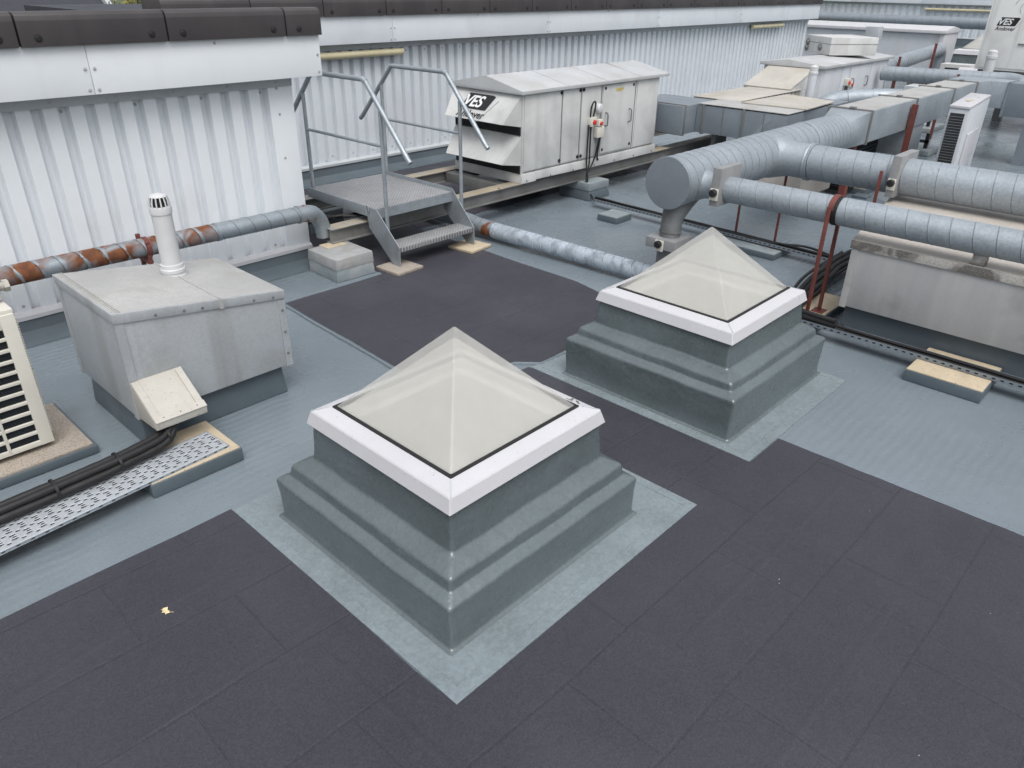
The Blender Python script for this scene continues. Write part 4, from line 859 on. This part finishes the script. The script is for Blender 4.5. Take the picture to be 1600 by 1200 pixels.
mesh_obj('spiral_pipe', MB().spiral((5.27, MY + .12, .092), (5.19, 5.12, .105), .078, .10, .005, .016, 36), M['patched'], t)
mesh_obj('rusty_end', MB().spiral((5.19, 5.12, .106), (5.185, 5.42, .115), .079, .085, .006, .02, 36), M['rust_low'], t)
mesh_obj('elbow', MB().tube(smooth([(5.185, 5.41, .115), (5.18, 5.55, .125), (5.175, 5.7, .13), (5.17, 6.5, .13)], 4), .083, 28), M['galv_dark'], t)
t = thing('hanger_rod', 'thin steel drop rod between the front beam and the floor duct', 'rod', (5.17, 5.6, .1))
mesh_obj('rod', MB().tube([(5.2, 5.58, .05), (5.2, 5.58, .24)], .005, 8), M['steel'], t); mesh_obj('nut', MB().lathe([(.012, 0), (.012, .012)], (5.2, 5.58, .045), n=6), M['steel'], t)

# red supports
def stand(label, x, y, z0, ztop, sp=.0, r=.0, yo=.0, ht=None, flat=.011, second=None):
    t = thing('duct_stand', label, 'stand', (x, y, z0), 'red steel duct stands')
    mesh_obj('leg', MB().box(x - flat, x + flat, y - flat, y + flat, z0, ztop, bev=.002), M['red'], t)
    mesh_obj('base_plate', MB().box(x - .05, x + .05, y - .045, y + .045, z0, z0 + .006), M['red'], t)
    if second is not None:
        mesh_obj('leg', MB().box(x + second[0] - flat, x + second[0] + flat, y + second[1] - flat, y + second[1] + flat, z0, ztop, bev=.002), M['red'], t)
        mesh_obj('base_plate', MB().box(x + second[0] - .05, x + second[0] + .05, y + second[1] - .045, y + second[1] + .045, z0, z0 + .006), M['red'], t)
    return t
t = stand('two-legged red stand strapped over the slim branch duct, beside the second skylight', 5.325, 1.96, .075, .93, second=(.235, 0), flat=.012)
mesh_obj('strap', MB().rings([[Vector((SX + .005 + rr * math.cos(a), 1.96 + yy, SZ + rr * math.sin(a))) for a in [R(10 + 160 * k / 20) for k in range(21)]] for rr, yy in ((.104, -.02), (.110, -.02), (.110, .02), (.104, .02), (.104, -.02))], closed=False), M['red'], t)
mesh_obj('rubber_band', MB().lathe([(.100, -.02), (.1035, -.02), (.1035, .02), (.100, .02)], (SX + .005, 1.935, SZ), (0, 1, 0), 36, False), M['black'], t)
stand('red stand with two thin legs where the thick branch leaves the large duct', 6.88, 3.40, .06, .74, second=(-.01, -.42), flat=.0095)
t = stand('red stand with two legs under the thick branch duct, next to its damper', 6.62, 2.08, .01, .96, second=(.36, -.03), flat=.011)
t = thing('duct_stand', 'red angle-iron post holding the straight rectangular duct near its second flange', 'stand', (10.15, 3.0, 0), 'red steel duct stands')
mesh_obj('leg', MB().box(10.10, 10.165, 3.0, 3.012, .006, 1.06).box(10.10, 10.11, 2.94, 2.999, .006, 1.06), M['red'], t); mesh_obj('base_plate', MB().box(10.04, 10.26, 2.89, 3.05, .002, .006), M['red'], t)
t = thing('duct_stand', 'short red post under the tapered end of the large spiral duct', 'stand', (8.7, 3.1, 0), 'red steel duct stands')
mesh_obj('leg', MB().box(8.68, 8.76, 3.07, 3.08, .006, .762).box(8.68, 8.69, 3.081, 3.14, .006, .762), M['red'], t); mesh_obj('base_plate', MB().box(8.6, 8.84, 3.0, 3.2, .002, .006), M['red'], t)

# long box under the ducts
t = thing('zinc_plenum_box', 'long grey lidded box with blackened lichen edge, under the two branch ducts', 'roof box', (6.2, .5, 0))
def skew(x): return 1.79 + .17 * (x - 5.42)
XB0, XB1, YE = 5.40, 7.25, -2.6
mesh_obj('body', MB().hexa([(XB0 + .012, YE, .225), (XB1 - .012, YE, .225), (XB1 - .012, skew(XB1) - .012, .225), (XB0 + .012, skew(XB0) - .012, .225), (XB0 + .012, YE, .66), (XB1 - .012, YE, .66), (XB1 - .012, skew(XB1) - .012, .66), (XB0 + .012, skew(XB0) - .012, .66)], .004), M['concrete'], t)
mesh_obj('corner_strip', MB().box(XB0 + .006, XB0 + .0115, skew(XB0) - .06, skew(XB0) - .014, .215, .655), M['concrete'], t)
mesh_obj('lid', MB().hexa([(XB0, YE, .655), (XB0 + .012, YE, .655), (XB0 + .012, skew(XB0), .655), (XB0, skew(XB0), .655), (XB0, YE, .713), (XB0 + .012, YE, .713), (XB0 + .012, skew(XB0), .713), (XB0, skew(XB0), .713)], .003), M['lichen'], t)
mesh_obj('lid_top', MB().hexa([(XB0 + .0125, YE, .665), (XB1, YE, .665), (XB1, skew(XB1), .665), (XB0 + .0125, skew(XB0), .665), (XB0 + .0125, YE, .7135), (XB1, YE, .7135), (XB1, skew(XB1), .7135), (XB0 + .0125, skew(XB0), .7135)], .004), M['lid_top'], t)
mesh_obj('back_rim', MB().box(XB1 - .03, XB1 + .01, YE, skew(XB1) - .01, .714, .735, bev=.004), M['trimgrey'], t)
mesh_obj('upstand', MB().hexa([(XB0 + .06, YE, .002), (XB1 - .06, YE, .002), (XB1 - .06, skew(XB1) - .03, .002), (XB0 + .06, skew(XB0) - .02, .002), (XB0 + .09, YE, .27), (XB1 - .09, YE, .27), (XB1 - .09, skew(XB1) - .06, .27), (XB0 + .09, skew(XB0) - .05, .27)], .01), M['upstand'], t)
tag(mesh_obj('packing_block', MB().box(5.43, 5.51, .95, 1.03, .714, .784, bev=.003), M['lichen']), 'dark packing block between the slim branch duct and the long lidded box', 'block')

# sleepers and trays on the right
def sleeper(label, x0, x1, y0, y1, h=.085, top='timber'):
    t = thing('timber_sleeper', label, 'sleeper', ((x0 + x1) / 2, (y0 + y1) / 2, 0), 'timber sleepers under the cable trays')
    mesh_obj('coated_side', MB().box(x0, x1, y0, y1, .002, h - .006, bev=.008), M['upstand'], t); mesh_obj('top', MB().box(x0 + .006, x1 - .006, y0 + .006, y1 - .006, h - .007, h, bev=.002), M[top], t)
sleeper('long tan-topped sleeper under the narrow tray, in front of the long lidded box', 4.985, 5.45, .66, 1.125)
sleeper('tan-topped sleeper under the feet of the strapped red stand', 5.19, 5.41, 1.85, 2.03, .075)
sleeper('tan-topped sleeper at the corner of the long lidded box, under the cables', 5.44, 5.98, 1.885, 2.28, .075)
sleeper('coated sleeper under the far legs of the junction stand', 6.62, 7.0, 2.85, 3.52, .06, 'concrete_block')
sleeper('small grey sleeper under the cable run, before the air handling unit', 6.52, 6.80, 4.60, 4.86, .07, 'concrete_block')
sleeper('coated sleeper on the open roof behind the thick branch duct', 9.75, 10.25, 3.2, 3.62, .08)
def ntray(label, p0, p1, z, w=.05):
    p0, p1 = Vector((*p0, z)), Vector((*p1, z)); d = (p1 - p0); L = d.length; a = math.atan2(d.y, d.x)
    t = thing('cable_tray', label, 'cable tray', p0); t.rotation_euler = (0, 0, a)
    f = mesh_obj('channel', MB().box(0, L, -w, w, 0, .003).box(0, L, -w - .002, -w, 0, .03).box(0, L, w, w + .002, 0, .03), M['galv_dark'], t, world=False)
    mb = MB()
    for k in range(int(L / .05)):
        for s_ in (-1, 1): mb.box(k * .05 + .01, k * .05 + .03, s_ * (w + .001) - .0018, s_ * (w + .001) + .0018, .010, .02)
    tag(mesh_obj('slot', mb, M['gap'], f, world=False), kind='stuff')
    for i, (yy, zz, r) in enumerate(((-.025, .016, .011), (.005, .018, .013), (.03, .015, .010), (-.008, .038, .011))):
        P = [Vector((L * k / 14, yy + random.uniform(-.006, .006), zz + random.uniform(-.002, .003))) for k in range(15)]
        mesh_obj('cable', MB().tube(P, r, 8), M['black'], t, world=False)
    return t
ntray('narrow slotted tray of black cables along the foot of the long lidded box', (5.245, 1.98), (5.235, -2.5), .09)
ntray('slotted tray of black cables crossing the roof under the branch ducts', (6.93, 5.2), (6.80, 2.36), .075, .045)
mb = MB()
for dy, dz, r_ in ((-.06, 0, .024), (-.005, .012, .028), (.05, 0, .022), (.02, .045, .018), (.085, .01, .013), (-.09, -.01, .012)):
    mb.tube(smooth([(x + random.uniform(-.02, .02), y + dy * (1 - .45 * (k > 3)) + random.uniform(-.012, .012), z + dz) for k, (x, y, z) in enumerate(((6.98, 2.28, .10), (6.55, 2.27, .12), (6.25, 2.23, .13), (5.9, 2.19, .13), (5.5, 2.12, .125), (5.26, 2.02, .125), (5.24, 1.7, .12)))], 6), r_, 10)
tag(mesh_obj('cable_bundle', mb, M['black']), 'thick black cables curving round the corner of the long lidded box', 'cables')
tag(mesh_obj('cable', MB().tube(smooth([(7.10, 5.40, .07), (7.04, 5.30, .03), (6.98, 5.2, .09), (6.9, 4.6, .10), (6.85, 3.8, .10), (6.80, 3.0, .11), (6.95, 2.7, .10), (6.9, 2.4, .08), (6.7, 2.2, .12)], 6), .011, 8), M['black']), 'single black cable from the air handling unit running over the slotted tray', 'cable')
t = thing('cable_tray', 'short bright zinc channel under the thick cables at the corner of the long lidded box', 'cable tray', (5.9, 2.15, .09))
mesh_obj('channel', MB().hexa([(5.38, 2.06, .0905), (6.5, 2.24, .0905), (6.48, 2.34, .0905), (5.36, 2.16, .0905), (5.38, 2.06, .094), (6.5, 2.24, .094), (6.48, 2.34, .094), (5.36, 2.16, .094)]), M['tray'], t)
mesh_obj('side_rim', MB().hexa([(5.36, 2.16, .0945), (6.48, 2.34, .0945), (6.48, 2.343, .0945), (5.36, 2.163, .0945), (5.36, 2.16, .12), (6.48, 2.34, .12), (6.48, 2.343, .12), (5.36, 2.163, .12)]), M['tray'], t)

# outdoor unit on the right
t = thing('condenser_unit', 'tall narrow white condenser with dark coil side, standing right of the rectangular duct', 'air conditioner', (10.6, 2.45, .05))
q0, q1, q2, q3 = Vector((10.0, 2.58, 0)), Vector((9.98, 2.36, 0)), Vector((11.36, 2.50, 0)), Vector((11.38, 2.74, 0))
def slabq(z0, z1, g=0): 
    c = (q0 + q1 + q2 + q3) / 4; L_ = [(q - c) * (1 + g) + c for q in (q1, q2, q3, q0)]
    return [(p.x, p.y, z0) for p in L_] + [(p.x, p.y, z1) for p in L_]
mesh_obj('casing', MB().hexa(slabq(.09, 1.08), .01), M['bluewhite'], t); mesh_obj('top_panel', MB().hexa(slabq(1.081, 1.11, .015), .006), M['frame'], t)
mesh_obj('coil', MB().box(9.975, 9.985, 2.40, 2.55, .14, 1.03), M['coil'], t)
mesh_obj('coil_fin', (lambda q: [q.box(9.966, 9.976, 2.40, 2.55, .15 + k * .03, .156 + k * .03) for k in range(29)] and q)(MB()), M['steel'], t)
mesh_obj('front_panel', MB().hexa([(10.25, 2.366, .2), (10.95, 2.437, .2), (10.95, 2.445, .2), (10.25, 2.385, .2), (10.25, 2.366, .78), (10.95, 2.437, .78), (10.95, 2.445, .78), (10.25, 2.385, .78)], .003), M['frame'], t)
mesh_obj('top_mark', MB().hexa([(10.45, 2.5, 1.1105), (10.62, 2.5, 1.1105), (10.60, 2.54, 1.1105), (10.47, 2.55, 1.1105), (10.45, 2.5, 1.118), (10.62, 2.5, 1.118), (10.60, 2.54, 1.118), (10.47, 2.55, 1.118)]), M['timber'], t)
for x in (10.1, 11.1): mesh_obj('foot', MB().box(x, x + .12, 2.3, 2.85, .003, .09, bev=.01), M['upstand'], t)
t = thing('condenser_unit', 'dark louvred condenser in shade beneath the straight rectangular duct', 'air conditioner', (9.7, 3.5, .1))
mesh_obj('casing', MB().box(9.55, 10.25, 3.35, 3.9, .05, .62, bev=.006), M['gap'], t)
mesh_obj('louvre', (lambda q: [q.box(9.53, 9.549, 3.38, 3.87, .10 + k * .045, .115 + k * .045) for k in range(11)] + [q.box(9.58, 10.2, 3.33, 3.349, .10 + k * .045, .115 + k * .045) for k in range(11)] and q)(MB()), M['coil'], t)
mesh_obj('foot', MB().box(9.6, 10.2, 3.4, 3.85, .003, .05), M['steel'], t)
t = thing('zinc_plenum_box', 'beige box on a dark coated upstand behind the large spiral duct', 'roof box', (8.9, 4.0, 0))
mesh_obj('body', MB().box(8.3, 9.15, 3.42, 4.1, .16, .42, bev=.005), M['lid_top'], t)
mesh_obj('upstand', MB().box(8.33, 9.12, 3.45, 4.07, .003, .165, bev=.02), M['upstand'], t)
t = thing('roof_outlet', 'low dark coated mound with a flat cover, behind the thick branch duct', 'roof outlet', (9.2, 3.2, 0))
mesh_obj('mound', MB().lathe([(.42, .004), (.38, .04), (.30, .10), (.18, .15), (.02, .165)], (9.0, 2.98, 0), n=28), M['upstand'], t)
mesh_obj('cover', MB().box(8.92, 9.08, 2.9, 3.06, .16, .185, bev=.004), M['upstand'], t)
for lab, x0, x1, y0, y1 in (('grey paving pad beyond the tall narrow condenser, with a small black stand on it', 15.1, 15.9, 4.1, 4.75), ('grey paving pad behind the left edge of the tall narrow condenser', 12.9, 13.4, 3.45, 3.9)):
    t = thing('paving_pad', lab, 'pad', ((x0 + x1) / 2, (y0 + y1) / 2, 0), 'paving pads on the far roof')
    mesh_obj('slab', MB().box(x0, x1, y0, y1, .003, .08, bev=.01), M['concrete_block'], t)
    mesh_obj('bracket', MB().box(x0 + .2, x0 + .25, y0 + .1, y0 + .15, .08, .30).box(x0 + .2, x0 + .25, y1 - .15, y1 - .1, .08, .30).box(x0 + .2, x0 + .25, y0 + .1, y1 - .1, .16, .20), M['ink'], t)

# ------------------------------------------------------------------ far background
t = thing('spiral_elbow_duct', 'short round duct bending into the back of the rectangular duct, below the second unit', 'duct', (11.6, 4.5, .8))
mesh_obj('pipe', MB().tube(smooth([(11.25, 4.65, .60), (11.3, 4.62, .72), (11.45, 4.5, .82), (11.7, 4.3, .86), (12.0, 3.95, .88), (12.15, 3.72, .88)], 5), .12, 28), M['galv'], t)
mesh_obj('seam_ring', MB().tube([(11.60, 4.38, .845), (11.615, 4.365, .847)], .126, 28).tube([(11.86, 4.12, .87), (11.87, 4.105, .87)], .126, 28), M['galv'], t)
mesh_obj('damper_box', MB().box(11.98, 12.35, 3.52, 3.74, .72, 1.06, bev=.004), M['trimgrey'], t)
mesh_obj('support_leg', MB().box(11.6, 11.64, 4.36, 4.40, .003, .73), M['steel'], t)
t = thing('cross_spiral_duct', 'thick spiral duct crossing behind the second unit and curving into the rectangular duct', 'duct', (14.5, 4, 1))
mesh_obj('spiral_pipe', MB().spiral((14.55, 4.95, .96), (14.55, 3.15, 1.0), .115, .12, .004, .012, 36), M['galv'], t)
mesh_obj('elbow', MB().tube(smooth([(14.55, 3.16, 1.0), (14.53, 2.98, 1.0), (14.42, 2.82, .98), (14.2, 2.74, .96), (13.65, 2.72, .95)], 5), .118, 28), M['galv'], t)
mesh_obj('support_leg', MB().box(14.5, 14.54, 4.7, 4.74, .003, .9).box(14.5, 14.54, 3.9, 3.94, .003, .9).box(14.40, 14.43, 3.7, 3.73, .7, 1.05), M['red'], t)
t = thing('far_spiral_duct', 'ribbed spiral duct running away behind the second unit and turning down at its end', 'duct', (19.5, 6.3, .8))
mesh_obj('spiral_pipe', MB().spiral((16.6, 5.75, .84), (22.4, 6.45, .86), .15, .18, .006, .02, 32), M['galv'], t)
mesh_obj('elbow', MB().tube(smooth([(22.38, 6.45, .86), (22.7, 6.47, .86), (22.86, 6.48, .74), (22.9, 6.48, .5), (22.9, 6.48, .02)], 5), .16, 24), M['galv'], t)
mesh_obj('support_leg', MB().box(17.5, 17.54, 5.66, 5.70, .003, 1.02).box(21, 21.05, 6.05, 6.10, .003, 1.1), M['red'], t)
t = thing('air_handling_unit', 'third long white air handling unit, seen end to end before the farthest wall', 'air handling unit', (24, 8.5, .2), 'white air handling units')
mesh_obj('casing', MB().box(23.5, 24.6, 6.75, 11.0, .33, 1.2, bev=.008), M['bluewhite'], t)
mesh_obj('base_frame', MB().box(23.48, 24.62, 6.73, 11.02, .003, .329, bev=.004), M['cream'], t)
mesh_obj('lid', MB().prism([(23.38, 6.60, 1.2), (23.38, 6.60, 1.27), (24.05, 6.60, 1.36), (24.72, 6.60, 1.27), (24.72, 6.60, 1.2)], (0, 4.5, 0), .004), M['frame'], t)
mesh_obj('end_panel', MB().box(23.44, 24.6, 6.63, 6.745, .35, 1.19, bev=.006), M['frame'], t)
for y in (7.6, 8.6, 9.6, 10.4): mesh_obj('side_panel', MB().box(23.485, 23.4995, y, y + .7, .38, 1.17, bev=.004), M['bluewhite'], t)
mesh_obj('handle', MB().box(23.45, 23.484, 8.75, 8.78, .75, .95).box(23.45, 23.484, 9.75, 9.78, .75, .95), M['steel'], t)
t = thing('vent_pipe', 'grey flue with a flat cowl in front of the third air handling unit', 'vent pipe', (21.9, 8.0, 0))
mesh_obj('pipe', MB().box(21.8, 22.0, 7.9, 8.12, .003, 1.05, bev=.01), M['pvc'], t); mesh_obj('cowl', MB().box(21.75, 22.05, 7.72, 8.06, 1.05, 1.36, bev=.01), M['trimgrey'], t)
t = thing('condenser_unit', 'small dark-fronted condenser between the second and third air handling units', 'air conditioner', (19.4, 7.1, 0))
mesh_obj('casing', MB().box(19.2, 19.7, 6.6, 7.75, .12, .84, bev=.01), M['cream'], t); mesh_obj('grille', MB().box(19.18, 19.199, 6.75, 7.6, .25, .78), M['coil'], t)
mesh_obj('foot', MB().box(19.25, 19.65, 6.7, 7.65, .003, .12), M['upstand'], t)
t = thing('condenser_unit', 'cream condenser with an open dark side, beneath the end of the ribbed far duct', 'air conditioner', (24, 6.1, 0))
mesh_obj('casing', MB().box(21.3, 21.75, 5.3, 5.95, .10, .66, bev=.01), M['cream'], t); mesh_obj('grille', MB().box(21.28, 21.299, 5.42, 5.83, .18, .58), M['coil'], t); mesh_obj('foot', MB().box(21.35, 21.7, 5.4, 5.85, .003, .1), M['upstand'], t)
tag(mesh_obj('duct_plank', MB().box(20.2, 20.7, 5.0, 6.4, .30, .40, bev=.01).box(20.3, 20.6, 5.1, 5.4, .003, .30).box(20.3, 20.6, 6.0, 6.3, .003, .30), M['tan']), 'brown plank on blocks under the ribbed far duct', 'plank')
t = thing('pipe_run', 'white insulated pipe lying low beside the tall white cabinet', 'pipe', (20, 4.6, .5))
mesh_obj('pipe', MB().tube([(20.3, 5.25, .60), (20.3, 3.6, .60)], .09, 20), M['frame'], t); mesh_obj('support_leg', MB().box(20.27, 20.33, 5.0, 5.06, .003, .52).box(20.27, 20.33, 4.0, 4.06, .003, .52), M['steel'], t)
t = thing('tall_air_cabinet', 'tall white air handling cabinet at the top right corner, streaked with green dirt', 'air handling unit', (17, 3, 1))
m_green = mk('white_casing_green_stain', (.78, .785, .775), .45, 0, .05, 1.2, streak=((.28, .28, .21), .75, 7, .52), grime=((.45, .44, .40), .5, 2, .5, .8))
M['green'] = m_green
mesh_obj('casing', MB().box(16.0, 18.0, .4, 3.91, 1.02, 2.75, bev=.01), M['green'], t)
for y0_, y1_ in ((2.95, 3.86), (2.0, 2.92), (1.05, 1.97)): mesh_obj('side_panel', MB().box(15.985, 15.9995, y0_, y1_, 1.06, 2.7, bev=.004), M['green'], t)
mesh_obj('base_frame', MB().box(16.05, 17.95, .45, 3.86, .80, 1.018), M['steel'], t)
mesh_obj('support_leg', MB().box(16.2, 16.35, 3.6, 3.75, .003, .80).box(16.2, 16.35, .6, .75, .003, .80).box(17.6, 17.75, 3.6, 3.75, .003, .80).box(17.6, 17.75, .6, .75, .003, .80), M['steel'], t)
logo(t, (15.984, 3.74, 1.73), (0, -1, 0), (0, 0, 1), .135, (-1, 0, 0))
mesh_obj('bird_emblem', MB().tube(smooth([(15.983, 3.55, 2.05), (15.983, 3.50, 2.13), (15.983, 3.42, 2.16), (15.983, 3.34, 2.12), (15.983, 3.38, 2.05), (15.983, 3.30, 2.03), (15.983, 2.98, 2.05)], 4), .006, 6).tube(smooth([(15.983, 3.44, 2.06), (15.983, 3.46, 1.98), (15.983, 3.43, 1.92)], 4), .005, 6), M['trimgrey'], t)
mesh_obj('handle', MB().box(15.96, 15.984, 3.22, 3.34, 1.44, 1.46), M['steel'], t)
t = thing('vent_pipe', 'grey plastic vent pipe with slotted cap, in front of the tall white cabinet', 'vent pipe', (15.3, 3.53, 0))
px_, py_ = 15.3, 3.52
mesh_obj('pipe', MB().lathe([(.078, .003), (.078, 1.26)], (px_, py_, 0), n=24), M['pvc'], t); mesh_obj('cowl', MB().lathe([(.086, 1.25), (.086, 1.29), (.075, 1.295), (.07, 1.36), (.04, 1.38), (.004, 1.385)], (px_, py_, 0), n=24), M['pvc'], t)
t = thing('far_spiral_duct', 'long spiral duct fixed along the front of the farthest wall', 'duct', (36.4, 8, .9))
mesh_obj('spiral_pipe', MB().spiral((36.2, 18.5, 1.0), (36.2, 2, 1.03), .21, .35, .008, .03, 24), M['galv_dark'], t)
mesh_obj('support_leg', MB().box(36.15, 36.25, 10.1, 10.16, .003, .80).box(36.15, 36.25, 13.5, 13.56, .003, .80).box(36.15, 36.25, 6, 6.06, .003, .80), M['red'], t)

# behind the walls: house roof, tree, shrub
t = thing('brick_house', 'dark slate house roof just visible over the coping of the near wall', 'house', (6, 25, -7))
mesh_obj('wall', MB().box(-4, 9.3, 24, 31, -7, .3), M['brick'], t)
mesh_obj('roof', MB().prism([(-4.4, 23.6, .25), (-4.4, 27.5, 2.9), (-4.4, 31.4, .25)], (14, 0, 0)), M['slate'], t)
mesh_obj('verge_board', MB().hexa([(9.61, 23.55, .26), (9.75, 23.55, .26), (9.75, 27.5, 2.94), (9.61, 27.5, 2.94), (9.61, 23.55, .40), (9.75, 23.55, .40), (9.75, 27.5, 3.08), (9.61, 27.5, 3.08)]), M['trimgrey'], t)
def tree(label, x, y, zt_, r, m, seed):
    rnd = random.Random(seed); t = thing('tree', label, 'tree', (x, y, -7), 'trees beyond the walls')
    mb = MB(); mb.tube([(x, y, -7), (x + .1, y, -4), (x, y + .1, zt_ - r * 1.4)], [.28, .2, .10], 10)
    for k in range(7):
        a = k * 2.4; mb.tube([(x, y, zt_ - r * 2 + k * .12), (x + math.cos(a) * r * .5, y + math.sin(a) * r * .5, zt_ - r * .9 + k * .05)], [.08, .03], 6)
    mesh_obj('trunk', mb, M['bark'], t); mb = MB()
    cl = [(rnd.gauss(0, .5) * r, rnd.gauss(0, .5) * r, rnd.gauss(-.9, .45) * r) for _ in range(26)]
    for c in cl:
        for _ in range(110):
            p = Vector((x, y, zt_)) + Vector(c) + Vector((rnd.gauss(0, .2), rnd.gauss(0, .2), rnd.gauss(0, .16))) * r
            if p.z > zt_: continue
            u = Vector((rnd.uniform(-1, 1), rnd.uniform(-1, 1), rnd.uniform(-1, 1))).normalized(); v = u.orthogonal().normalized(); s_ = rnd.uniform(.05, .10)
            mb.poly([p - u * s_, p + v * s_ * .55, p + u * s_, p - v * s_ * .55])
    mesh_obj('crown', mb, m, t)
tree('yellow-green tree showing above the coping of the near wall', 9.75, 22.3, 2.35, 1.0, M['foliage_y'], 3)
tree('dark green tree peeping over the coping of the long wall', 20.6, 24.5, 2.2, 1.6, M['foliage_g'], 5)

# leaf and small debris on the felt
mb = MB(); pts = [(-.028, 0), (-.016, .010), (-.018, .022), (-.004, .014), (.004, .028), (.012, .012), (.026, .014), (.020, .002), (.034, -.004), (.018, -.010), (.010, -.024), (.0, -.010), (-.014, -.014)]
mb.prism([(x, y, .0 + .006 * math.sin(x * 90) + .004) for x, y in pts], (0, 0, .0012)); mb.tube([(-.026, 0, .005), (-.05, -.012, .004)], .0012, 5)
q = mesh_obj('fallen_leaf', mb, M['leaf']); q.location = (.69, 2.565, .0045); q.rotation_euler = (.1, 0, 1.9); q.scale = (.68, .68, .8); tag(q, 'small yellow fallen leaf on the dark felt at lower left', 'leaf')
mb = MB()
for i in range(46):
    x, y = random.uniform(.2, 3.6), random.uniform(-1.2, 1.3)
    if i > 30: x, y = random.uniform(2.9, 4.7), random.uniform(3.2, 5.0)
    s_ = random.uniform(.001, .0028); mb.hexa([(x - s_, y - s_, .0045), (x + s_ * 1.5, y - s_, .0045), (x + s_, y + s_, .0045), (x - s_, y + s_ * 1.6, .0045), (x - s_ * .5, y - s_ * .4, .0045 + s_), (x + s_ * .6, y - s_ * .3, .0045 + s_), (x + s_ * .5, y + s_ * .5, .0045 + s_), (x - s_ * .4, y + s_ * .6, .0045 + s_)])
tag(mesh_obj('grit', mb, M['slab']), 'scattered specks of grit on the dark felt', 'grit', kind='stuff')
